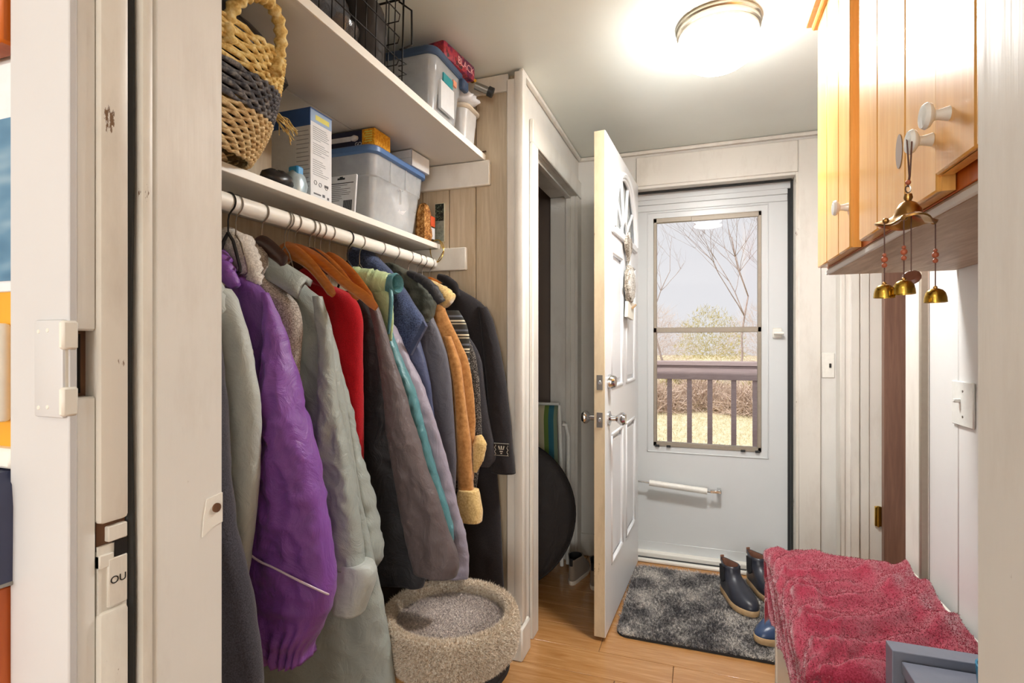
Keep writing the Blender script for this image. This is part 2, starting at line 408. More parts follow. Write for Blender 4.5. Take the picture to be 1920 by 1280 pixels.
# right wall with its doorway (a brown door stands open in the next room)
RY0, RY1 = 2.02, 2.855
wr = MB().box(XE+.012, XE+.13, YN1, RY0-.011, 0, HC).box(XE, XE+.13, RY1+.029, YB+.02, 0, HC).box(XE, XE+.13, RY0-.011, RY1+.029, 2.03, HC)
wro = struct('wall_right', wr, M['white_wall'])
for a, b in ((1.92-.03, 1.70), (1.70, 1.45), (1.45, 1.2), (1.2, .95), (.95, .72), (.72, YN1)):
    obj('board', MB().box(XE, XE+.014, b+.001, a-.001, 0, HC, .003), M['white_wall'], wro)
t = sroot('trim_right_doorway', (XE, 2.4, 0))
obj('casing_near', MB().box(XE-.018, XE+.002, 1.885, RY0+.004, 0, 2.11, .004), M['trim'], t)
obj('casing_near_back_band', MB().box(XE-.023, XE-.002, 1.884, 1.899, 0, 2.112, .003), M['alu_tan'], t)
obj('casing_far', MB().box(XE-.02, XE+.002, RY1-.004, YB-.04, 0, 2.11, .004), M['trim'], t)
obj('jamb_far', MB().box(XE-.015, XE+.15, RY1-.0, RY1+.03, 0, 2.03, .002), M['trim'], t)
obj('jamb_stop', MB().box(XE+.02, XE+.055, RY1-.014, RY1, 0, 2.03, .002).box(XE+.06, XE+.095, RY1-.008, RY1, 0, 2.03, .002), M['trim'], t)
obj('jamb_near', MB().box(XE-.002, XE+.15, RY0-.012, RY0, 0, 2.03, .002), M['shelf_edge'], t)
d3 = sroot('door_3', (.80, 2.82, 0))
obj('slab', MB().box(.775, 1.55, 2.80, 2.838, .012, 2.02, .002), M['brown_door'], d3)
h = MB().box(.752, .778, 2.846, 2.856, .36, .45, .001)
h.lathe([(.005, 0), (.005, .095)], (.765, 2.846, .3575), 10)
obj('hinge', h, M['brass'], d3)
hk = MB().tube([(.655, 2.008, 1.22), (.655, 1.99, 1.222), (.66, 1.965, 1.232), (.664, 1.955, 1.238)], .0018, 6)
struct('wall_next_room', MB().box(1.6, 1.7, 1.2, 3.2, 0, HC).box(.76, 1.7, 3.05, 3.2, 0, HC).box(.76, 1.7, 1.2, 1.3, 0, HC), M['hall_wall'])

# ------------------------------------------------------------------ near doorway: jambs
t = sroot('trim_near_left', (XL, .42, 0))
obj('casing', MB().box(-.642, XL, YN0-.004, YN0+.004, 0, 2.12, .0015).box(-.642, XL-.055, YN0+.003, YN0+.017, 0, 2.12), M['casing_kitchen'], t)
j = MB().box(XL-.03, XL-.004, .339, .358, 1.203, 2.07, .002).box(XL-.03, XL-.004, .339, .358, 0, 1.139, .002)
obj('rebate_strip', j, M['jamb'], t)
obj('mortise_cavity', MB().box(XL-.05, XL-.020, .339, .360, 1.13, 1.21), M['raw_wood'], t)
obj('mortise_slot', MB().box(XL-.03, XL-.0195, .3475, .353, 1.142, 1.2), M['hole'], t)
j = MB().box(XL-.03, XL+.002, .358, .3865, 0, .925, .005, 2).box(XL-.03, XL+.002, .358, .3865, 1.012, 2.07, .005, 2)
obj('stop_strip', j, M['old_trim'], t)
obj('strike_recess', MB().box(XL-.03, XL-.003, .359, .3865, .92, .99), M['old_trim'], t)
obj('strike_chip', MB().box(XL-.03, XL-.006, .359, .3865, .985, 1.015), M['raw_wood'], t)
sp = MB().box(XL-.01, XL-.0005, .367, .386, .927, .9755, .001).box(XL-.01, XL-.0005, .367, .386, .9925, 1.008, .001)
sp.box(XL-.01, XL-.001, .359, .373, .968, .9815, .001)
obj('strike_plate', sp, M['old_trim'], t)
obj('strike_hole', MB().box(XL-.012, XL-.0015, .374, .386, .9755, .9925), M['hole'], t)
G2 = frame((XL-.0004, .3765, .953), (0, 1, 0), (0, 0, 1))
text('strike_mark', 'OU', .0105, G2, M['hole'], t, .0003)
obj('jamb_gap', MB().box(XL-.04, XL-.02, .3865, .399, 0, 2.07), M['dark_gap'], t)
cord = MB().tube([(XL-.008+.0012*math.sin(i*.9), .392+.0012*math.sin(i*.55), i*.06) for i in range(35)], .0048, 8)
obj('seal_cord', cord, M['dark_gap'], t)
obj('bead', MB().box(XL-.03, XL+.003, .399, .4115, 0, 2.07, .004, 2), M['old_trim'], t)
obj('jamb_board', MB().box(XL-.045, XL, .4115, YN1+.002, 0, 2.07, .006, 1), M['jamb'], t)
pl = [(.478, 1.005), (.5, 1.008), (.5, .972), (.488, .97), (.472, .962), (.474, .985)]
obj('latch_patch', MB().prism(pl, lambda a, b, d_: (XL+d_, a, b), -.001, .0012), M['shelf_edge'], t)
obj('latch_hole', MB().lathe([(.0001, 0), (.0055, 0), (.0055, .003)], (XL+.0004, .4905, .992), 14, (1, 0, 0)), M['raw_wood'], t)
# painted-over strike plate on the casing
o = thing('strike_plate', 'white painted metal plate with rounded corners on the left door casing', 'strike plate', (-.575, YN0-.004, 1.12))
obj('plate', MB().box(-.598, -.556, YN0-.0085, YN0-.003, 1.121, 1.213, .003, 2), M['casing_kitchen'], o)
obj('lip', MB().box(-.560, -.553, YN0-.010, YN0+.004, 1.123, 1.150, .002).box(-.560, -.553, YN0-.010, YN0+.004, 1.185, 1.212, .002).box(-.562, -.556, YN0-.008, YN0+.004, 1.148, 1.188, .002), M['old_trim'], o)
for sx, sz in ((-.59, 1.202), (-.577, 1.203), (-.59, 1.13), (-.577, 1.131)):
    obj('screw', MB().lathe([(.0001, .0006), (.0018, .0006), (.0022, 0)], (sx, YN0-.0084, sz), 8, (0, -1, 0)), M['old_trim'], o)
t = sroot('trim_near_right', (XR, .42, 0))
obj('jamb_board', MB().box(XR, XR+.03, YN0, YN1+.002, 0, 2.07, .005, 1), M['jamb'], t)
obj('casing', MB().box(XR, XR+.095, YN0-.014, YN0+.004, 0, 2.12, .003), M['jamb'], t)
obj('jamb_head', MB().box(XL, XR, YN0, YN1, 2.05, 2.075), M['jamb'], t)

# ------------------------------------------------------------------ door_1: the open entry door
P0 = Vector((-.358, 2.135, .016)); P1 = Vector((-.318, 2.955, .016))
U = (P1-P0).normalized(); NN = Vector((U.y, -U.x, 0)); W1 = (P1-P0).length; H1 = 2.03
d1 = sroot('door_1', tuple(P1))
def dr(s, d, z): return P0+U*s+NN*d+Vector((0, 0, z))
def dbox(mb, s0, s1, d0, d1_, z0, z1, bv=.0):
    mb.M = frame(P0, U, NN)
    # frame z axis = U x N ; build with local z flipped to world up
    zz = (U.cross(NN)).z
    mb.box(s0, s1, d0, d1_, *(sorted((z0*zz, z1*zz))), bv); mb.M = None; return mb
T1 = .045
stiles = MB()
fw = [(0, 2.03)]
# panel layout: two tall upper, two lower
cols_ = [(.115, .375), (.455, .715)]
rowsz = [(.245, .80), (.985, 1.575)]
dbox(stiles, 0, W1, -T1, -.012, 0, H1)
obj('core', stiles, M['door_white'], d1)
fr = MB()
for a, b in ((0, .115), (.375, .455), (.715, W1)): dbox(fr, a, b, -.0125, 0, 0, 1.64)
for a, b in cols_:
    for z0, z1 in ((0, .245), (.80, .985), (1.575, 1.64)): dbox(fr, a, b, -.0125, 0, z0, z1)
# upper sheet around the fan light
CX, CZ, RX, RZ = .415, 1.672, .285, .285
n = 24
arc = [(CX+RX*math.cos(math.pi*i/n), CZ+RZ*math.sin(math.pi*i/n)) for i in range(n+1)]
outer = []
for s_, z_ in arc:
    outer.append((W1 if s_ > CX+.02 else (0 if s_ < CX-.02 else s_), 0))
def fn1(a, b, d_): return dr(a, d_, b)
top = MB()
for i in range(n):
    (a0, b0), (a1, b1) = arc[i], arc[i+1]
    top.prism([(a0, b0), (a0, H1), (a1, H1), (a1, b1)], fn1, -.0125, 0)
dbox(top, 0, CX-RX, -.0125, 0, 1.64, H1); dbox(top, CX+RX, W1, -.0125, 0, 1.64, H1); dbox(top, CX-RX, CX+RX, -.0125, 0, 1.64, CZ)
fr.v += [tuple(v) for v in top.v]; k = len(fr.v)-len(top.v); fr.f += [tuple(i+k for i in f) for f in top.f]
obj('face_frame', fr, M['door_white'], d1)
for a, b in cols_:
    for z0, z1 in rowsz:
        pm = MB()
        for g, dep in ((.0, .006), (.014, .009)):
            pass
        dbox(pm, a+.035, b-.035, -.0125, -.003, z0+.035, z1-.035, .006)
        pn = obj('panel', pm, M['door_white'], d1)
        mo = MB()
        for q in ((a, a+.016, z0, z1), (b-.016, b, z0, z1), (a, b, z0, z0+.016), (a, b, z1-.016, z1)):
            dbox(mo, q[0], q[1], -.0125, .005, q[2], q[3], .005)
        obj('moulding', mo, M['door_white'], pn)
em = MB(); dbox(em, -.003, .002, -T1, -.002, 0, H1, .001)
obj('free_edge', em, M['door_edge'], d1)
fan = MB()
for rr, wd in ((1.0, .028), (.93, .012)):
    pts = [dr(CX+RX*rr*math.cos(math.pi*i/n), .006, CZ+RZ*rr*math.sin(math.pi*i/n)) for i in range(n+1)]
    fan.tube(pts, wd*.55, 8)
fan2 = MB(); dbox(fan2, CX-RX-.02, CX+RX+.02, -.004, .014, CZ-.026, CZ+.012, .006)
fan.v += fan2.v; k = len(fan.v)-len(fan2.v); fan.f += [tuple(i+k for i in f) for f in fan2.f]
ff = obj('fan_window_frame', fan, M['door_white'], d1)
pg = MB(); pg.prism([(CX+RX*.95*math.cos(math.pi*i/n), CZ+RZ*.95*math.sin(math.pi*i/n)) for i in range(n+1)], fn1, -.011, -.009)
M['frost'] = plain('frosted_fan_glass', (176, 180, 178), .12, 0, .1, 25)
obj('fan_pane', pg, M['frost'], ff)
for ang in (36, 72, 108, 144):
    a = math.radians(ang)
    obj('sunburst_bar', MB().tube([dr(CX+RX*.26*math.cos(a), 0, CZ+RZ*.26*math.sin(a)), dr(CX+RX*.95*math.cos(a), 0, CZ+RZ*.95*math.sin(a))], .0075, 6), M['door_white'], ff)
obj('sunburst_hub', MB().tube([dr(CX+RX*.26*math.cos(math.pi*i/12), 0, CZ+RZ*.26*math.sin(math.pi*i/12)) for i in range(13)], .008, 6), M['door_white'], ff)
kz, dz = .87, 1.02
kn = MB().lathe([(.0001, 0), (.03, 0), (.03, .006), (.012, .012), (.011, .03), (.016, .036), (.026, .05), (.027, .06), (.02, .07), (.0001, .073)], dr(.062, 0, kz), 20, NN)
obj('knob', kn, M['chrome'], d1, label='shiny chrome round door knob')
kn = MB().lathe([(.0001, 0), (.03, 0), (.03, .006), (.012, .012), (.011, .03), (.026, .045), (.027, .055), (.018, .066), (.0001, .068)], dr(.062, -T1, kz), 20, -NN)
obj('knob', kn, M['chrome'], d1)
db = MB().lathe([(.0001, 0), (.03, 0), (.03, .01), (.024, .028), (.022, .03), (.0001, .03)], dr(.062, 0, dz), 20, NN)
obj('deadbolt', db, M['chrome'], d1)
lp = MB(); dbox(lp, -.005, -.002, -.034, -.010, kz-.03, kz+.03, .0)
o_ = obj('latch_plate', lp, M['steel'], d1)
lp = MB(); dbox(lp, -.005, -.002, -.034, -.010, dz-.03, dz+.03, .0)
obj('latch_plate', lp, M['steel'], d1)
for z_ in (kz, dz):
    lp = MB(); dbox(lp, -.012, -.003, -.028, -.016, z_-.009, z_+.009, .002); obj('bolt', lp, M['chrome'], o_)

# ------------------------------------------------------------------ door_2: the white storm door
YS = 3.085
d2 = sroot('door_2', (.43, YS, 0))
WX0, WX1, WZ0, WZ1, WM = -.247, .303, .622, 1.892, 1.268
SX0, SX1, SZ0, SZ1 = OX0+.004, .427, .02, 1.998
sb = MB().box(SX0, WX0, YS, YS+.03, SZ0, SZ1).box(WX1, SX1, YS, YS+.03, SZ0, SZ1)
sb.box(WX0, WX1, YS, YS+.03, SZ0, WZ0).box(WX0, WX1, YS, YS+.03, WZ1, SZ1)
obj('slab', sb, M['storm'], d2)
hd = MB().box(SX0, SX1, YS-.01, YS+.02, SZ1-.03, SZ1+.012, .002).box(SX0, SX1, YS-.005, YS, SZ1-.065, SZ1-.03, .002)
hd.box(SX0, SX1, YS-.004, YS, .02, .085, .002)
obj('rail_trim', hd, M['storm'], d2)
tr = MB()
g = .035
for q in ((WX0-g, WX0-g+.006, WZ0-g, WZ1+g), (WX1+g-.006, WX1+g, WZ0-g, WZ1+g), (WX0-g, WX1+g, WZ0-g, WZ0-g+.006), (WX0-g, WX1+g, WZ1+g-.006, WZ1+g)):
    tr.box(q[0], q[1], YS-.004, YS+.001, q[2], q[3], .0015)
obj('window_surround', tr, M['storm'], d2)
wf = MB()
for q in ((WX0, WX0+.018, WZ0, WZ1), (WX1-.018, WX1, WZ0, WZ1), (WX0, WX1, WZ0, WZ0+.024), (WX0, WX1, WZ1-.026, WZ1), (WX0, WX1, WM-.014, WM+.014)):
    wf.box(q[0], q[1], YS-.006, YS+.022, q[2], q[3], .002)
wfo = obj('window_frame', wf, M['alu_tan'], d2)
obj('pane', MB().box(WX0+.016, WX1-.016, YS+.006, YS+.009, WM+.012, WZ1-.024), M['glass'], wfo)
obj('pane', MB().box(WX0+.016, WX1-.016, YS+.006, YS+.009, WZ0+.022, WM-.012), M['glass'], wfo)
cl = MB()
for x_ in (WX0+.01, WX0+.07, WX1-.10, WX1-.03): cl.box(x_, x_+.022, YS-.012, YS-.004, WZ0-.004, WZ0+.008, .001)
obj('sash_clip', cl, M['dark_gap'], wfo)
obj('roller_shade', MB().box(WX0+.2, WX1-.012, YS-.009, YS-.002, WZ1-.03, WZ1-.005, .002), M['alu_tan'], wfo)
lt = MB().box(.355, .40, YS-.012, YS, 1.22, 1.275, .004).tube([(.36, YS-.03, 1.248), (.405, YS-.034, 1.246)], .009, 8).tube([(.39, YS, 1.248), (.39, YS-.03, 1.248)], .007, 8)
obj('latch_handle', lt, M['white_plastic'], d2)
cy = YS-.055
tb = MB().tube([(-.265, cy, .425), (.035, cy, .405)], .0165, 14)
co = obj('door_closer', tb, M['white_plastic'], d2, label='white pneumatic door closer tube')
rd = MB().tube([(-.36, cy, .432), (-.265, cy, .425)], .005, 8).tube([(.035, cy, .405), (.07, cy, .403)], .006, 8)
rd.box(.05, .105, cy-.008, cy+.006, .398, .414, .002).box(.085, .105, cy, YS, .396, .416, .002)
obj('closer_bracket', rd, M['chrome'], co)
# ------------------------------------------------------------------ coat closet: shelves, rod
def rrect(x0, x1, y0, y1, r, z, k=5):
    P = []
    for cx, cy, a0 in ((x1-r, y1-r, 0), (x0+r, y1-r, 90), (x0+r, y0+r, 180), (x1-r, y0+r, 270)):
        for i in range(k+1):
            a = math.radians(a0+90*i/k); P.append((cx+r*math.cos(a), cy+r*math.sin(a), z))
    return P
RX_, RZ_ = -1.02, 1.515
o = thing('shelf', 'upper white painted closet shelf under the ceiling holding the wire basket and clear tubs', 'shelf', (-1.0, 1.2, 1.911))
obj('front_board', MB().box(-1.106, -.80, YN1, YC-.001, 1.911, 1.935, .002), M['shelf_white'], o)
obj('back_board', MB().box(CXB, -1.109, YN1, YC-.001, 1.911, 1.933, .002), M['shelf_white'], o)
obj('front_edge', MB().box(-.8005, -.797, YN1, YC-.001, 1.911, 1.9355, .001), M['shelf_edge'], o)
obj('cleat', MB().box(CXB, -.775, YC-.022, YC-.0005, 1.812, 1.909, .003), M['trim'], o)
o = thing('shelf', 'lower white painted closet shelf just above the clothes rod', 'shelf', (-1.0, 1.2, 1.575))
obj('board', MB().box(CXB, -1.002, YN1, YC-.001, 1.576, 1.595, .002), M['shelf_white'], o)
obj('front_edge', MB().box(-1.0025, -.998, YN1, YC-.001, 1.575, 1.5955, .001), M['shelf_edge'], o)
obj('cleat', MB().box(CXB, -.876, YC-.022, YC-.0005, 1.485, 1.5745, .003), M['trim'], o)
o = obj('clothes_rod', MB().tube([(RX_, YN1, RZ_), (RX_, YC-.023, RZ_)], .0205, 20), M['shelf_edge'], None, (RX_, 1.2, RZ_))
tag(o, 'white painted round wooden rod the coats hang from', 'rod')

# ------------------------------------------------------------------ hangers
M['hanger'] = wood('orange_hanger_wood', (206, 128, 52), (176, 96, 28), (6, 30, 30), .3, coat=.4)
M['hanger_dark'] = wood('dark_hanger_wood', (74, 40, 26), (48, 24, 16), (6, 30, 30), .35, coat=.3)
def hook_mb(r=.0225, wr=.0017, stem=.075):
    pts = [(r*math.cos(math.radians(a)), 0, r*math.sin(math.radians(a))) for a in range(165, -75, -15)]
    pts += [(.003, 0, -r-.006), (0, 0, -r-.018), (0, 0, -stem)]
    return MB().tube(pts, wr, 6)
def hanger(kind, label, group, hl_=.245, dp_=.15):
    h = thing('coat_hanger', label, 'hanger', (0, 0, 0), group)
    mat = {'wood': M['hanger'], 'dark': M['hanger_dark'], 'wire': M['steel'], 'black': M['black_plastic']}[kind]
    obj('hook', hook_mb(wr=.002 if kind in('black', 'dark') else .0015), M['black_metal'] if kind in ('black',) else M['steel'], h)
    if kind in ('wood', 'dark'):
        xs = [-hl_+2*hl_*i/28 for i in range(29)]
        pts = [(x, .012*math.cos(x*6)-.012, -.073-dp_*(abs(x)/hl_)**1.25-.004*math.cos(x*40)) for x in xs]
        rr = [.0135+.008*math.exp(-(x/.07)**2) for x in xs]; rr[0] = rr[-1] = .008
        obj('arm', MB().tube(pts, rr, 10, flat=.42, up=(0, 0, 1)), mat, h)
    else:
        wr = .0016 if kind == 'wire' else .004
        pts = [(0, 0, -.07), (.015, 0, -.09), (.035, 0, -.15), (.035, 0, -.16), (.028, 0, -.165), (-.028, 0, -.165), (-.035, 0, -.16), (-.035, 0, -.15), (-.015, 0, -.09), (0, 0, -.07)]
        obj('arm', MB().tube(pts, wr, 6), mat, h)
    return h
gH = 'hangers on the closet rod'
HANG = [
 ('wood', 1.149, 'long bare orange wooden hanger rising above the red fleece', 0),
 ('wood', 1.122, 'orange wooden hanger behind the collar of the grey green raincoat', 0),
 ('wood', 1.225, 'orange wooden hanger with its tip showing beside the red fleece shoulder', 0),
 ('wood', 1.288, 'orange wooden hanger left of the pale green puffer collar', 0),
 ('wood', 1.90, 'orange wooden hanger at the neck of the black wool coat', 0),
 ('dark', 1.035, 'dark brown wooden hanger over the heather fleece', 0),
 ('dark', 1.205, 'dark purple brown hanger between the orange hangers above the red fleece', 0),
 ('black', .936, 'black plastic hanger nearest the white door jamb', 0),
 ('black', 1.375, 'black plastic hanger left of the navy fleece', 0),
 ('wire', .957, 'thin steel hanger hooked just beside the nearest black hanger', 0),
 ('wire', 1.112, 'thin steel hanger between the two nearest orange wooden hangers', 0),
 ('wire', 1.25, 'thin steel hanger carrying the brown black jacket', 0),
 ('wire', 1.435, 'thin steel hanger inside the lavender puffer jacket', 0),
 ('wire', 1.55, 'thin steel hanger at the top of the navy fleece', 0),
 ('wire', 1.64, 'thin steel hanger inside the olive shouldered jacket', 0),
 ('wire', 1.735, 'thin steel hanger in the tan suede coat', 0),
 ('wire', 1.80, 'thin steel hanger in the plaid jacket', 0),
 ('wire', 1.84, 'thin steel hanger in the charcoal jacket', 0),
]
protos = {}
for kind, yy, lab, _ in HANG:
    if kind == 'wood' and yy != 1.149: kind = 'wood_narrow'
    if kind not in protos:
        h = hanger(kind.split('_')[0], lab, gH, *((.262, .165) if kind == 'wood' else ((.075, .06) if kind == 'dark' else (.15, .125)))); protos[kind] = h; h.location = (RX_, yy, RZ_)
    else: dup(protos[kind], (RX_, yy, RZ_), lab, gH)
gw = MB().tube([(RX_+.03*math.cos(a)*1.0+.02, 1.925+.004*math.sin(a*2), 1.565+.045*math.sin(a)) for a in [2*math.pi*i/24 for i in range(24)]], .0018, 6, closed=True)
gw.tube([(RX_+.02, 1.925, 1.52), (RX_+.05, 1.925, 1.565), (RX_+.03, 1.925, 1.61)], .0016, 6)
o = obj('wire_loop', gw, M['brass'], None, (RX_, 1.925, 1.56)); tag(o, 'loop of thin gold wire at the far end of the rod', 'wire loop')

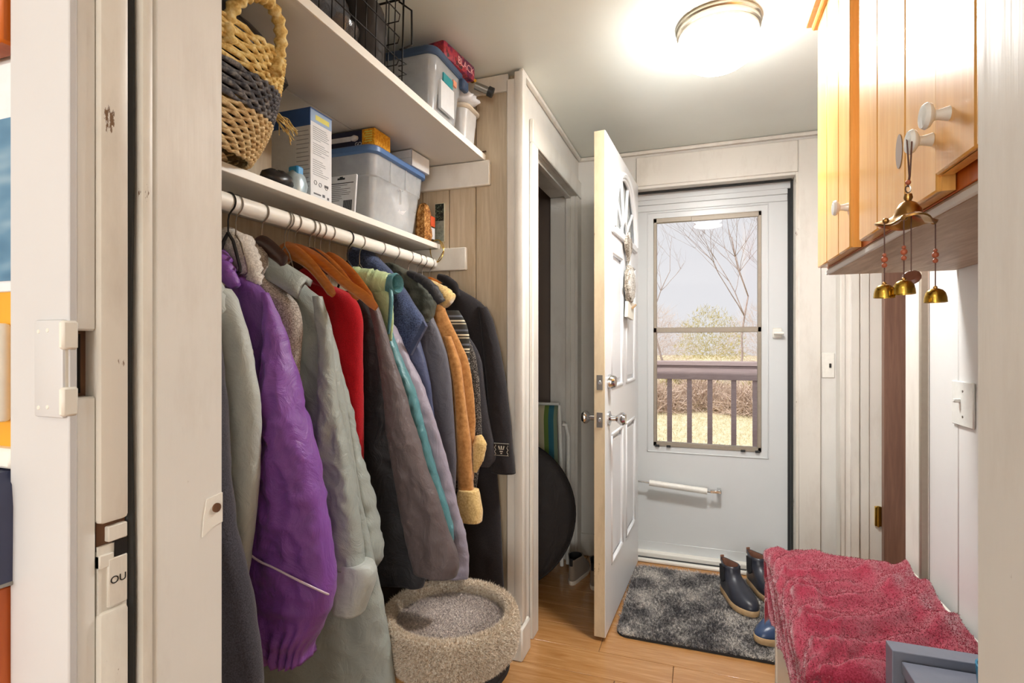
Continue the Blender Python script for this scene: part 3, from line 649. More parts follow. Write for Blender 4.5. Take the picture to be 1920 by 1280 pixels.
# ------------------------------------------------------------------ garments
GT = {
 'dark_fleece': (0.800,[(1.237,-1.015,0.096,0.050),(1.132,-1.015,0.112,0.050),(1.028,-1.015,0.126,0.050),(0.965,-1.015,0.131,0.050),(0.832,-1.015,0.152,0.050),(0.703,-1.015,0.193,0.050),(0.585,-1.015,0.219,0.050),(0.540,-1.015,0.223,0.050),(0.419,-1.015,0.209,0.050)]),
 'pale_coat': (0.870,[(1.309,-1.015,0.062,0.035),(1.286,-1.015,0.086,0.035),(1.240,-1.015,0.105,0.035),(1.196,-1.015,0.120,0.035),(1.140,-1.015,0.132,0.035),(1.085,-1.015,0.147,0.035),(1.018,-1.015,0.150,0.035),(0.907,-1.015,0.145,0.035),(0.795,-1.015,0.131,0.035),(0.704,-1.015,0.117,0.035),(0.647,-1.015,0.108,0.035)]),
 'purple_body': (0.975,[(1.389,-1.057,0.006,0.009),(1.359,-1.037,0.017,0.024),(1.333,-1.019,0.032,0.030),(1.310,-1.015,0.062,0.030),(1.282,-1.015,0.079,0.030),(1.221,-1.015,0.083,0.030),(1.122,-1.015,0.076,0.030),(0.940,-1.015,0.104,0.030),(0.759,-1.015,0.127,0.030),(0.579,-1.015,0.143,0.030)]),
 'purple_sleeve': (0.955,[(1.307,-0.932,0.007,0.009),(1.280,-0.921,0.010,0.012),(1.253,-0.913,0.016,0.019),(1.228,-0.906,0.021,0.024),(1.172,-0.898,0.027,0.031),(1.093,-0.886,0.040,0.045),(1.020,-0.879,0.053,0.055),(0.934,-0.868,0.070,0.055),(0.827,-0.866,0.096,0.055),(0.798,-0.867,0.103,0.055),(0.714,-0.867,0.116,0.055),(0.669,-0.868,0.120,0.055),(0.618,-0.868,0.110,0.055),(0.588,-0.870,0.097,0.055),(0.558,-0.871,0.083,0.055),(0.530,-0.875,0.067,0.055),(0.517,-0.876,0.062,0.055),(0.496,-0.874,0.060,0.055)]),
 'heather_body': (1.040,[(1.423,-1.079,0.019,0.026),(1.395,-1.066,0.026,0.034),(1.369,-1.053,0.037,0.035),(1.340,-1.036,0.052,0.035),(1.317,-1.022,0.065,0.035),(1.293,-1.015,0.092,0.035),(1.261,-1.015,0.105,0.035),(1.222,-1.015,0.108,0.035),(1.132,-1.015,0.100,0.035),(0.990,-1.015,0.085,0.035),(0.860,-1.015,0.073,0.035)]),
 'green_body': (1.140,[(1.378,-1.048,0.022,0.025),(1.356,-1.034,0.035,0.039),(1.337,-1.024,0.045,0.045),(1.319,-1.015,0.072,0.045),(1.287,-1.015,0.092,0.045),(1.252,-1.015,0.103,0.045),(1.169,-1.015,0.129,0.045),(1.007,-1.015,0.163,0.045),(0.847,-1.015,0.196,0.045),(0.716,-1.015,0.228,0.045),(0.621,-1.015,0.252,0.045),(0.541,-1.006,0.263,0.045),(0.453,-0.997,0.271,0.045),(0.358,-0.988,0.281,0.045),(0.206,-0.978,0.291,0.045)]),
 'green_sleeve_near': (1.090,[(1.309,-0.898,0.011,0.012),(1.249,-0.884,0.015,0.015),(1.197,-0.874,0.016,0.017),(1.098,-0.870,0.020,0.020),(1.001,-0.860,0.028,0.028),(0.905,-0.845,0.035,0.030),(0.785,-0.825,0.041,0.030),(0.726,-0.816,0.040,0.030),(0.650,-0.804,0.039,0.030)]),
 'green_cuff': (1.090,[(0.664,-0.792,0.048,0.036),(0.650,-0.788,0.056,0.036),(0.622,-0.790,0.055,0.036),(0.576,-0.799,0.047,0.036),(0.551,-0.804,0.040,0.036),(0.542,-0.804,0.037,0.036)]),
 'green_sleeve_far': (1.180,[(1.268,-0.951,0.007,0.008),(1.190,-0.934,0.013,0.013),(1.106,-0.908,0.017,0.017),(1.015,-0.885,0.019,0.019),(0.902,-0.863,0.023,0.022),(0.851,-0.845,0.025,0.024),(0.755,-0.827,0.033,0.030),(0.685,-0.814,0.038,0.030),(0.641,-0.810,0.037,0.030),(0.611,-0.813,0.022,0.021)]),
 'red_body': (1.245,[(1.380,-1.058,0.008,0.009),(1.370,-1.043,0.020,0.021),(1.356,-1.018,0.038,0.039),(1.338,-1.015,0.083,0.040),(1.318,-1.015,0.111,0.040),(1.293,-1.015,0.127,0.040),(1.254,-1.015,0.138,0.040),(1.168,-1.015,0.136,0.040),(1.087,-1.015,0.138,0.040),(0.868,-1.015,0.139,0.040),(0.729,-1.015,0.141,0.040)]),
 'brown_body': (1.370,[(1.326,-1.015,0.074,0.040),(1.294,-1.015,0.098,0.040),(1.262,-1.015,0.117,0.040),(1.190,-1.015,0.140,0.040),(1.056,-1.015,0.171,0.040),(0.871,-1.015,0.216,0.040),(0.703,-1.015,0.252,0.040),(0.582,-1.007,0.262,0.040),(0.528,-1.006,0.263,0.040),(0.487,-1.014,0.255,0.040)]),
 'brown_sleeve': (1.325,[(1.303,-0.896,0.014,0.013),(1.275,-0.885,0.015,0.014),(1.244,-0.875,0.016,0.015),(1.190,-0.862,0.020,0.019),(1.126,-0.844,0.025,0.023),(1.061,-0.828,0.030,0.027),(0.966,-0.808,0.039,0.035),(0.897,-0.789,0.048,0.035),(0.834,-0.771,0.052,0.035),(0.757,-0.747,0.063,0.035),(0.667,-0.721,0.069,0.035),(0.618,-0.703,0.075,0.035),(0.586,-0.695,0.074,0.035),(0.553,-0.693,0.062,0.035)]),
 'puffer_body': (1.475,[(1.292,-1.015,0.058,0.040),(1.258,-1.015,0.085,0.040),(1.226,-1.015,0.108,0.040),(1.145,-1.015,0.151,0.040),(1.075,-1.015,0.191,0.040),(0.980,-1.015,0.231,0.040),(0.893,-1.011,0.258,0.040),(0.783,-0.994,0.275,0.040),(0.679,-0.980,0.289,0.040),(0.617,-0.971,0.299,0.040),(0.567,-0.965,0.304,0.040),(0.519,-0.964,0.306,0.040),(0.481,-0.965,0.304,0.040)]),
 'puffer_strip': (1.435,[(1.268,-0.940,0.021,0.019),(1.198,-0.917,0.024,0.022),(1.142,-0.895,0.027,0.022),(1.052,-0.858,0.035,0.022),(0.949,-0.827,0.034,0.022),(0.875,-0.800,0.029,0.022),(0.782,-0.769,0.028,0.022),(0.707,-0.740,0.027,0.022),(0.645,-0.716,0.023,0.020),(0.604,-0.703,0.012,0.011)]),
 'navy_top': (1.550,[(1.533,-1.100,0.013,0.012),(1.517,-1.100,0.031,0.029),(1.501,-1.096,0.047,0.040),(1.444,-1.062,0.077,0.040),(1.394,-1.022,0.080,0.040),(1.358,-0.990,0.074,0.040),(1.313,-0.959,0.073,0.040),(1.283,-0.938,0.076,0.040),(1.258,-0.926,0.075,0.040),(1.199,-0.920,0.042,0.038),(1.149,-0.926,0.018,0.016)]),
 'navy_body': (1.570,[(1.288,-1.015,0.103,0.035),(1.252,-1.015,0.116,0.035),(1.199,-1.015,0.134,0.035),(1.128,-1.015,0.158,0.035),(1.049,-1.015,0.176,0.035),(0.953,-1.015,0.188,0.035),(0.831,-1.015,0.206,0.035),(0.658,-1.015,0.223,0.035)]),
 'olive_yoke': (1.640,[(1.477,-1.041,0.015,0.014),(1.464,-1.023,0.027,0.024),(1.443,-0.995,0.040,0.035),(1.402,-0.960,0.055,0.035),(1.376,-0.939,0.059,0.035),(1.349,-0.924,0.067,0.035),(1.318,-0.918,0.059,0.035),(1.287,-0.919,0.049,0.035),(1.264,-0.921,0.038,0.034)]),
 'olive_body': (1.655,[(1.311,-1.015,0.126,0.035),(1.273,-1.015,0.145,0.035),(1.234,-1.015,0.164,0.035),(1.161,-1.015,0.191,0.035),(1.073,-1.015,0.207,0.035),(0.958,-1.015,0.217,0.035),(0.860,-1.015,0.225,0.035),(0.789,-1.015,0.229,0.035),(0.725,-1.015,0.227,0.035),(0.615,-1.015,0.221,0.035),(0.563,-1.015,0.211,0.035)]),
 'suede_body': (1.735,[(1.354,-1.015,0.136,0.030),(1.313,-1.015,0.147,0.030),(1.261,-1.015,0.172,0.030),(1.205,-1.015,0.202,0.030),(1.150,-1.015,0.231,0.030),(1.090,-1.015,0.248,0.030),(1.009,-1.012,0.257,0.030),(0.920,-1.009,0.260,0.030),(0.803,-1.011,0.258,0.030),(0.709,-1.013,0.256,0.030)]),
 'suede_sleeve': (1.700,[(1.218,-0.842,0.013,0.012),(1.125,-0.813,0.021,0.018),(1.032,-0.797,0.018,0.016),(0.954,-0.789,0.020,0.017),(0.855,-0.779,0.026,0.022),(0.718,-0.773,0.028,0.022),(0.659,-0.769,0.028,0.022)]),
 'suede_cuff': (1.700,[(0.685,-0.760,0.034,0.029),(0.672,-0.761,0.039,0.032),(0.638,-0.758,0.042,0.032),(0.611,-0.755,0.044,0.032),(0.589,-0.754,0.042,0.032),(0.575,-0.753,0.039,0.032)]),
 'plaid_body': (1.785,[(1.314,-1.015,0.176,0.025),(1.288,-1.015,0.194,0.025),(1.258,-1.015,0.209,0.025),(1.219,-1.015,0.219,0.025),(1.118,-1.015,0.221,0.025),(0.966,-1.015,0.226,0.025)]),
 'tweed_body': (1.815,[(1.208,-1.015,0.206,0.020),(1.180,-1.015,0.219,0.020),(1.145,-1.015,0.232,0.020),(1.064,-1.015,0.245,0.020),(0.950,-1.015,0.253,0.020),(0.862,-1.014,0.256,0.020),(0.783,-1.015,0.255,0.020),(0.688,-1.015,0.240,0.020),(0.644,-1.015,0.232,0.020)]),
 'charcoal_body': (1.845,[(1.216,-1.015,0.193,0.025),(1.190,-1.015,0.212,0.025),(1.164,-1.015,0.228,0.025),(1.120,-1.015,0.245,0.025),(1.043,-1.015,0.254,0.025),(0.938,-1.008,0.262,0.025),(0.859,-1.000,0.270,0.025),(0.794,-0.992,0.278,0.025),(0.761,-0.993,0.277,0.025),(0.733,-1.005,0.265,0.025)]),
 'black_body': (1.890,[(1.426,-1.015,0.099,0.035),(1.404,-1.015,0.126,0.035),(1.380,-1.015,0.177,0.035),(1.352,-1.015,0.221,0.035),(1.322,-1.015,0.248,0.035),(1.288,-1.011,0.259,0.035),(1.200,-1.005,0.264,0.035),(1.038,-1.001,0.269,0.035),(0.775,-0.999,0.271,0.035),(0.690,-0.998,0.272,0.035),(0.550,-0.992,0.278,0.035),(0.313,-0.986,0.284,0.035),(0.113,-0.981,0.288,0.035)]),
 'black_sleeve': (1.875,[(1.332,-0.782,0.017,0.014),(1.287,-0.765,0.025,0.021),(1.190,-0.747,0.032,0.027),(1.062,-0.726,0.037,0.030),(0.979,-0.717,0.039,0.030),(0.884,-0.709,0.044,0.030),(0.789,-0.704,0.045,0.030),(0.708,-0.697,0.047,0.030)]),
}

def prof(st, m):
    a = np.array(st); k = np.r_[0, np.cumsum(np.abs(np.diff(a[:, 0])))]
    t = np.linspace(0, k[-1], m); out = np.stack([np.interp(t, k, a[:, i]) for i in range(4)], 1)
    for _ in range(2):
        q = out.copy(); q[1:-1] = (out[:-2]+2*out[1:-1]+out[2:])/4; out = q
    return out
def cloth_mb(key, seed=0, amp=.006, fold=26, diag=0.0, m=90, n=64, ex=.8, yoff=0, quilt=0, st=None, gather=0, crump=.55):
    Y, S_ = GT[key] if st is None else st
    P = prof(S_, m); R = []
    for i, (z, xc, hw, ht) in enumerate(P):
        ring = []
        a_ = amp*min(1, hw/.03)*min(1, i/6+.15)
        if quilt: ht = ht*(1+.22*abs(math.sin(z*quilt)))
        for j in range(n):
            ph = 2*math.pi*j/n; c, s = math.cos(ph), math.sin(ph)
            x = xc+hw*math.copysign(abs(c)**ex, c); y = Y+yoff+ht*math.copysign(abs(s)**ex, s)
            d_ = noise.noise(Vector((x*fold+seed*7, y*fold*.6, z*2.2+seed)))
            d_ += .5*noise.noise(Vector((x*fold*2.1+seed, y*fold, z*5.0+seed*3)))
            if diag: d_ += diag*noise.noise(Vector((x*18+z*24+seed, z*30-x*12, seed)))
            if gather:
                gw_ = max(0, 1-abs(z-P[-1][0]-.015)/gather); d_ += .8*gw_*math.sin(ph*19+seed+4*noise.noise(Vector((x*20, y*20, 1))))
            if crump:
                q_ = Vector((x*22+seed*5, y*16, z*15+x*9))
                d_ += crump*(.35-abs(noise.noise(q_))*1.6)+crump*.5*(.3-abs(noise.noise(q_*2.3))*1.4)
            ring.append((x+c*a_*d_*.25, y+s*a_*d_*1.5, z))
        R.append(ring)
    zc, xc, hw, ht = P[-1]
    inn = [((p[0]-xc)*.86+xc, (p[1]-Y-yoff)*.8+Y+yoff, p[2]+.002) for p in R[-1]]
    deep = [((p[0]-xc)*.8+xc, (p[1]-Y-yoff)*.7+Y+yoff, p[2]+.05) for p in R[-1]]
    return MB().rings(R+[inn, deep])
def cloth(name, key, mat, parent, **k): return obj(name, cloth_mb(key, **k), mat, parent, smooth=180)
def coat(label, y): return thing('coat', label, 'coat', (RX_, y, 1.40), 'coats hanging on the closet rod')
def fold_tube(name, pts, r, mat, parent, flat=1.0, n=14, seed=0, amp=.12, up=None):
    # resample and wobble a soft roll of cloth
    P = np.array(pts); k = np.r_[0, np.cumsum(np.linalg.norm(np.diff(P, axis=0), axis=1))]
    t = np.linspace(0, k[-1], 26); Q = np.stack([np.interp(t, k, P[:, i]) for i in range(3)], 1)
    for _ in range(3): Q[1:-1] = (Q[:-2]+2*Q[1:-1]+Q[2:])/4
    rr = np.interp(t, k, r if isinstance(r, (list, tuple)) else [r]*len(pts))
    rr = [float(a*(1+amp*noise.noise(Vector((i*.8, seed, 0))))) for i, a in enumerate(rr)]
    return obj(name, MB().tube([tuple(q) for q in Q], rr, n, flat=flat, up=up), mat, parent, smooth=180)

M['c_fleece_dk'] = fabric('charcoal_fleece', (84, 82, 92), (46, 45, 52), 420, .95, .6, .3)
M['c_pale'] = nylon('pale_grey_green_nylon', (184, 190, 184), .5, .05)
M['c_purple'] = nylon('purple_nylon', (130, 74, 162), .42, .1)
M['c_purple_shade'] = nylon('purple_nylon_shaded', (110, 62, 138), .42, .1)  # same purple nylon, shade on the body put into a darker colour
M['c_heather'] = mixture('heather_knit', [(112, 102, 96), (166, 156, 146), (214, 206, 196)], 300, .95, .5)
M['c_sherpa'] = fabric('grey_sherpa', (240, 234, 224), (182, 174, 164), 190, 1, .9, .3)
M['c_green'] = nylon('grey_green_raincoat', (156, 163, 157), .38, .06)
M['c_red'] = fabric('red_fleece', (196, 14, 30), (140, 4, 16), 500, .95, .4, .12)
M['c_brown'] = nylon('brown_black_nylon', (94, 82, 82), .5, .08)
M['c_blk'] = nylon('black_nylon', (44, 42, 45), .55, .08)
M['c_lav'] = nylon('lavender_nylon', (150, 142, 156), .45, .06)
M['c_teal'] = nylon('teal_satin', (78, 130, 136), .3, .1)
M['c_lime'] = nylon('pale_green_lining', (186, 206, 154), .4, .08)
M['c_navyf'] = fabric('navy_fleece', (84, 98, 134), (34, 42, 66), 240, .95, 1, .25)
M['c_navy'] = nylon('navy_nylon', (62, 70, 102), .5, .06)
M['c_olive'] = nylon('olive_black_cotton', (70, 72, 60), .6, .12)
M['c_slate'] = nylon('slate_nylon', (88, 87, 96), .55, .06)
M['c_suede'] = fabric('tan_suede', (196, 142, 82), (160, 108, 56), 60, .85, .15, .25, big=14)
M['c_cream'] = fabric('cream_shearling', (236, 208, 146), (198, 160, 96), 160, 1, .8, .3)
M['c_tweed'] = mixture('houndstooth_tweed', [(26, 24, 24), (60, 56, 54), (176, 168, 158)], 330, .9, .4, (1, 1, .8))
M['c_char'] = fabric('charcoal_wool', (74, 72, 76), (48, 46, 50), 500, .95, .3, .1)
M['c_black'] = fabric('black_wool', (50, 46, 48), (30, 28, 30), 480, .95, .3, .08)
M['c_plaid'] = stripes('plaid_flannel', 2, .052, [(0, (48, 46, 40)), (.36, (196, 186, 160)), (.43, (60, 56, 46)), (.55, (214, 204, 176)), (.66, (40, 40, 38)), (.86, (96, 100, 110))])
M['c_piping'] = nylon('pale_piping', (226, 206, 220), .4, .03)

# nearest, partly behind the jamb
o = coat('dark charcoal fleece nearest the door jamb with a pale drawcord', .80)
cloth('body', 'dark_fleece', M['c_fleece_dk'], o, seed=1, amp=.008, fold=18)
fold_tube('drawcord', [(-.83, .80, .52), (-.815, .785, .50), (-.80, .78, .46), (-.80, .78, .40)], .006, M['c_pale'], o)
o = coat('pale grey green rain jacket second from the door jamb with a gathered collar', .87)
cloth('body', 'pale_coat', M['c_pale'], o, seed=2, amp=.006, fold=16)
fold_tube('collar', [(-1.05, .87, 1.335), (-.985, .845, 1.335), (-.955, .84, 1.31), (-.945, .845, 1.265), (-.945, .855, 1.24)], [.014, .02, .019, .013, .008], M['c_pale'], o, seed=2, amp=.5)
fold_tube('collar_flap', [(-.96, .83, 1.268), (-.94, .82, 1.245), (-.955, .82, 1.215)], [.008, .016, .006], M['c_pale'], o, flat=.4)
o = coat('bright purple windbreaker with a pale diagonal piping across its elasticated sleeve', .96)
cloth('body', 'purple_body', M['c_purple_shade'], o, seed=3, amp=.006, fold=18)
sl = cloth('sleeve', 'purple_sleeve', M['c_purple'], o, seed=4, amp=.007, fold=17, diag=.7, m=120, n=88, gather=.09, crump=.9)
Yp, Sp = GT['purple_sleeve']; Pp = prof(Sp, 200)
pts = []
for i in range(41):
    f = i/40; z = .79-.07*f-.062*f**1.6
    k_ = int(np.argmin(np.abs(Pp[:, 0]-z))); _, xc, hw, ht = Pp[k_]; ph = math.radians(205-195*f)
    c, s = math.cos(ph), math.sin(ph)
    pts.append((xc+(hw+.004)*math.copysign(abs(c)**.8, c), Yp-(ht+.006)*math.copysign(abs(s)**.8, s), z))
obj('piping', MB().tube(pts, .0048, 8, flat=.5), M['c_piping'], sl, smooth=180)
fold_tube('collar', [(-1.07, .955, 1.40), (-1.03, .925, 1.385), (-1.005, .92, 1.345), (-.985, .925, 1.32)], [.014, .02, .02, .012], M['c_purple'], o, seed=3, amp=.6)
em_ = MB().tube([(-.937+.010*math.cos(a)*.8, .918, 1.172+.010*math.sin(a)) for a in [2*math.pi*i/16 for i in range(16)]], .0011, 5, closed=True).tube([(-.941, .917, 1.178), (-.935, .917, 1.174), (-.938, .917, 1.166), (-.932, .917, 1.164)], .001, 5)
obj('emblem', em_, M['white_plastic'], o, label='small white oval emblem')
o = coat('grey heather knit fleece with a pale sherpa lined collar', 1.04)
cloth('body', 'heather_body', M['c_heather'], o, seed=5, amp=.006, fold=18)
fold_tube('sherpa_collar', [(-1.12, 1.0, 1.45), (-1.06, .985, 1.44), (-1.02, .98, 1.405), (-1.0, .985, 1.36), (-.99, .99, 1.33)], [.022, .03, .034, .026, .012], M['c_sherpa'], o, seed=5, amp=.4)
fold_tube('hood_roll', [(-1.10, 1.05, 1.44), (-1.04, 1.025, 1.425), (-1.005, 1.02, 1.395), (-1.015, 1.01, 1.345)], [.015, .02, .019, .012], M['c_heather'], o, seed=6, amp=.3)
o = coat('long grey green raincoat with a turned down collar and wide cuff', 1.14)
cloth('body', 'green_body', M['c_green'], o, seed=7, amp=.009, fold=13, diag=.4, m=110, crump=.8)
cloth('sleeve', 'green_sleeve_near', M['c_green'], o, seed=8, amp=.008, fold=18, diag=.5, crump=.9, m=110)
cloth('sleeve', 'green_sleeve_far', M['c_green'], o, seed=9, amp=.008, fold=18, diag=.9, crump=1.0, m=110)
cloth('cuff', 'green_cuff', M['c_pale'], o, seed=10, amp=.004, fold=20, m=24)
cp = []
for i in range(13):
    f = i/12; x = -1.10+.178*f; zt = 1.428-.105*max(0, f-.25)**1.2-.015*(1-f)**2; y0 = 1.085-.03*math.sin(f*2.2)+.012*f
    cp.append([(x, y0+.03, zt-.004), (x, y0+.012, zt+.004), (x+.003, y0-.008, zt-.002), (x+.006, y0-.028, zt-.025), (x+.008, y0-.04, zt-.052), (x+.008, y0-.034, zt-.056), (x+.006, y0-.018, zt-.03), (x, y0, zt-.016), (x, y0+.02, zt-.02)])
obj('collar', MB().rings(cp), M['c_green'], o, smooth=180)
o = coat('bright red fleece with a stand up collar in the middle of the rail', 1.245)
cloth('body', 'red_body', M['c_red'], o, seed=11, amp=.005, fold=16)
fold_tube('collar', [(-1.10, 1.23, 1.395), (-1.04, 1.21, 1.39), (-.99, 1.205, 1.365), (-.965, 1.205, 1.345)], [.008, .012, .012, .006], M['c_red'], o, seed=11)
o = coat('long brown black rain jacket with a creased taupe sleeve', 1.37)
cloth('body', 'brown_body', M['c_blk'], o, seed=12, amp=.009, fold=14, diag=.4)
cloth('sleeve', 'brown_sleeve', M['c_brown'], o, seed=13, amp=.006, fold=13, diag=.3, m=120, n=80, crump=.7)
o = coat('lavender puffer jacket with a quilted teal strip and rolled pale green collar', 1.475)
cloth('body', 'puffer_body', M['c_lav'], o, seed=14, amp=.008, fold=16, diag=.7, crump=1.1, m=110)
cloth('lining_strip', 'puffer_strip', M['c_teal'], o, seed=15, amp=.004, fold=22, quilt=70, m=110)
fold_tube('collar_lining', [(-1.07, 1.37, 1.425), (-1.01, 1.385, 1.405), (-.95, 1.405, 1.385), (-.905, 1.42, 1.375)], [.012, .026, .034, .034], M['c_lime'], o, seed=16, amp=.35)
rl = MB()
rl.rings([[(-.905+dx+.004*math.cos(a), 1.418+.028*rr*math.cos(a), 1.375+.030*rr*math.sin(a)) for a in [2*math.pi*j/20 for j in range(20)]] for dx, rr in ((0, 1.0), (.03, 1.08), (.036, .95), (.03, .78), (-.02, .7))])
obj('rolled_collar', rl, M['c_teal'], o, smooth=60)
fold_tube('collar_edge', [(-.885, 1.40, 1.36), (-.876, 1.392, 1.33), (-.878, 1.39, 1.28), (-.885, 1.39, 1.22)], [.006, .007, .006, .004], M['c_teal'], o)
fold_tube('neck_panel', [(-.94, 1.415, 1.37), (-.91, 1.41, 1.32), (-.90, 1.41, 1.26), (-.90, 1.415, 1.2)], [.03, .03, .022, .012], M['c_lime'], o, flat=.5, seed=4)
o = coat('navy blue deep pile fleece with its blue lining folded out at the zip', 1.55)
cloth('body', 'navy_body', M['c_navy'], o, seed=17, amp=.005, fold=16)
cloth('yoke', 'navy_top', M['c_navyf'], o, seed=18, amp=.004, fold=16)
lp_ = MB().prism([(-.822, 1.263), (-.812, 1.246), (-.868, 1.155), (-.876, 1.165)], lambda a, b, d_: (a, d_, b), 1.488, 1.502)
obj('turned_lining', lp_, M['c_navy'], o)
o = coat('olive shouldered jacket with a slate grey body right of the navy fleece', 1.65)
cloth('body', 'olive_body', M['c_slate'], o, seed=19, amp=.005, fold=16)
cloth('yoke', 'olive_yoke', M['c_olive'], o, seed=20, amp=.008, fold=16, diag=.8)
fold_tube('collar', [(-.95, 1.62, 1.435), (-.89, 1.605, 1.41), (-.845, 1.60, 1.375), (-.82, 1.61, 1.33)], [.012, .016, .018, .016], M['c_blk'], o, seed=19, amp=.3)
o = coat('tan suede coat with cream shearling collar and thick cream cuff', 1.735)
cloth('body', 'suede_body', M['c_suede'], o, seed=21, amp=.005, fold=18)
sv = cloth('sleeve', 'suede_sleeve', M['c_suede'], o, seed=22, amp=.003, fold=18)
cloth('cuff', 'suede_cuff', M['c_cream'], sv, seed=23, amp=.003, fold=20, m=30, ex=.7)
fold_tube('collar', [(-.955, 1.72, 1.42), (-.90, 1.70, 1.395), (-.85, 1.685, 1.36), (-.825, 1.685, 1.34)], [.012, .022, .033, .031], M['c_cream'], o, seed=21, amp=.2, flat=.9)
fold_tube('front_trim', [(-.735, 1.73, .87), (-.728, 1.725, .84), (-.735, 1.725, .79), (-.75, 1.73, .74)], [.012, .026, .022, .008], M['c_cream'], o, seed=2, flat=.7)
o = coat('black and cream plaid flannel jacket beside the suede coat', 1.785)
cloth('body', 'plaid_body', M['c_plaid'], o, seed=24, amp=.003, fold=18)
o = coat('black and white tweed coat showing as a narrow strip behind the suede sleeve', 1.815)
cloth('body', 'tweed_body', M['c_tweed'], o, seed=25, amp=.003, fold=18)
o = coat('charcoal wool jacket with a rounded sleeve end left of the black coat', 1.845)
cloth('body', 'charcoal_body', M['c_char'], o, seed=26, amp=.003, fold=18)
o = coat('long black wool coat at the far end of the rail with a decorated cuff', 1.89)
cloth('body', 'black_body', M['c_black'], o, seed=27, amp=.004, fold=14)
bs = cloth('sleeve', 'black_sleeve', M['c_black'], o, seed=28, amp=.003, fold=18)
fold_tube('collar', [(-.97, 1.88, 1.455), (-.93, 1.865, 1.44), (-.895, 1.86, 1.415), (-.88, 1.865, 1.37)], [.012, .018, .02, .012], M['c_black'], o, seed=27, flat=.7)
pt = MB().box(-.722, -.660, 1.8395, 1.843, .778, .826, .001)
po = obj('cuff_patch', pt, M['black_plastic'], bs, label='black patch with a small white crest')
cr = MB()
for sx in (-.699, -.691, -.683): cr.tube([(sx, 1.8385, .806), (sx+(sx+.691)*.3, 1.8385, .815)], .0022, 6)
cr.box(-.701, -.681, 1.838, 1.840, .802, .8045).box(-.697, -.685, 1.838, 1.840, .793, .797).box(-.694, -.688, 1.838, 1.840, .786, .789)
for s_ in (-1, 1):
    cr.tube([(-.691+s_*.024+.003*math.sin(i*1.9), 1.8385, .782+.0046*i) for i in range(9)], .0008, 5)
cr.tube([(-.72, 1.8385, .824), (-.662, 1.8385, .824)], .0006, 4).tube([(-.72, 1.8385, .780), (-.662, 1.8385, .780)], .0006, 4)
M['crest'] = plain('crest_white', (206, 200, 186), .7)
crm = obj('cuff_crest', cr, M['crest'], o)

# ------------------------------------------------------------------ things on the lower shelf
M['straw'] = mixture('natural_seagrass', [(168, 134, 88), (206, 178, 130), (232, 212, 168)], 60, .75, .5, (1, 1, 2))
M['straw_y'] = mixture('yellow_raffia', [(190, 150, 80), (224, 194, 122), (240, 222, 166)], 60, .7, .5)
M['straw_d'] = mixture('dark_grey_raffia', [(58, 58, 64), (92, 92, 96), (140, 136, 132)], 60, .75, .5)
bk = thing('wicker_basket', 'woven seagrass basket bag with a dark grey band and thick rope handle', 'basket', (-1.06, .78, 1.597))
NR = 25
for i in range(NR):
    t_ = i/(NR-1); z = 1.606+.212*t_
    cx = -1.075+.05*t_; hx = .082+.085*math.sin(min(1, .35+t_*.75)*math.pi/2); hy = .17+.045*math.sin(min(1, .3+t_*1.6)*math.pi/2)-.012*t_; cy_ = .785
    pts = []; rr = []
    N_ = 184
    for j in range(N_):
        a = 2*math.pi*j/N_; c, s = math.cos(a), math.sin(a)
        k_ = .5+.5*math.sin(a*46+(i % 2)*math.pi)
        ex = .5
        off = .004*k_
        pts.append((cx+(hx+off)*math.copysign(abs(c)**ex, c), cy_+(hy+off)*math.copysign(abs(s)**ex, s), z+.0022*math.sin(a*46+math.pi*(i % 2)+.9)+.004*t_*math.sin(a)))
        rr.append(.0042+.0018*k_)
    mt = M['straw_d'] if 10 <= i <= 16 else (M['straw'] if i < 10 else M['straw_y'])
    obj('coil', MB().tube(pts, rr, 7, closed=True), mt, bk, smooth=180)
obj('base', MB().lathe([(.0001, 0), (1, 0), (1, .01)], (0, 0, 0), 30), M['straw'], bk) if False else None
bb = MB(); bb.rings([[(-1.075+hx_*math.cos(a), .785+hy_*math.sin(a), z_) for a in [2*math.pi*j/28 for j in range(28)]] for hx_, hy_, z_ in ((.02, .03, 1.5965), (.10, .14, 1.5965), (.125, .165, 1.604))])
obj('base', bb, M['straw'], bk)
def braid_handle(name, C0, hy, hz, xo):
    pts = []; rr = []
    for j in range(73):
        a = math.pi*(-.16+1.32*j/72)
        pts.append((C0[0]+xo*math.sin(max(0, a)) if 0 < a < math.pi else C0[0], C0[1]-hy*math.cos(a), C0[2]+hz*math.sin(a)))
        rr.append(.0125+.0026*math.sin(j*1.35))
    return obj(name, MB().tube(pts, rr, 9), M['straw_y'], bk, smooth=180)
braid_handle('handle', (-.862, .855, 1.812), .066, .078, .03)
lb = MB()
lb.rings([[(-.945+r_*.07*math.cos(a), .845+r_*.12*math.sin(a)+.01*noise.noise(Vector((math.cos(a)*2, z_*30, 1))), z_+.02*noise.noise(Vector((math.cos(a)*1.5, math.sin(a)*1.5, z_*9)))) for a in [2*math.pi*j/22 for j in range(22)]] for r_, z_ in ((.8, 1.76), (1, 1.82), (.95, 1.86), (.6, 1.885), (.1, 1.89))])
M['leather'] = plain('black_leather', (34, 32, 33), .32, 0, .2, 40, .4)
o = obj('leather_bag', lb, M['leather'], None, (-1.0, .845, 1.76), smooth=180); tag(o, 'crumpled black leather bag stuffed in the top of the woven basket', 'bag')
fb = MB()
fb.prism([(-1.02, 1.80), (-.93, 1.835), (-.915, 1.80), (-1.0, 1.73)], lambda a, b, d_: (a, d_, b), .985, 1.01)
o = obj('dark_flap', fb, M['leather'], None, (-.96, 1.0, 1.73)); tag(o, 'dark folded cloth sticking out behind the woven basket', 'cloth')
rf = MB()
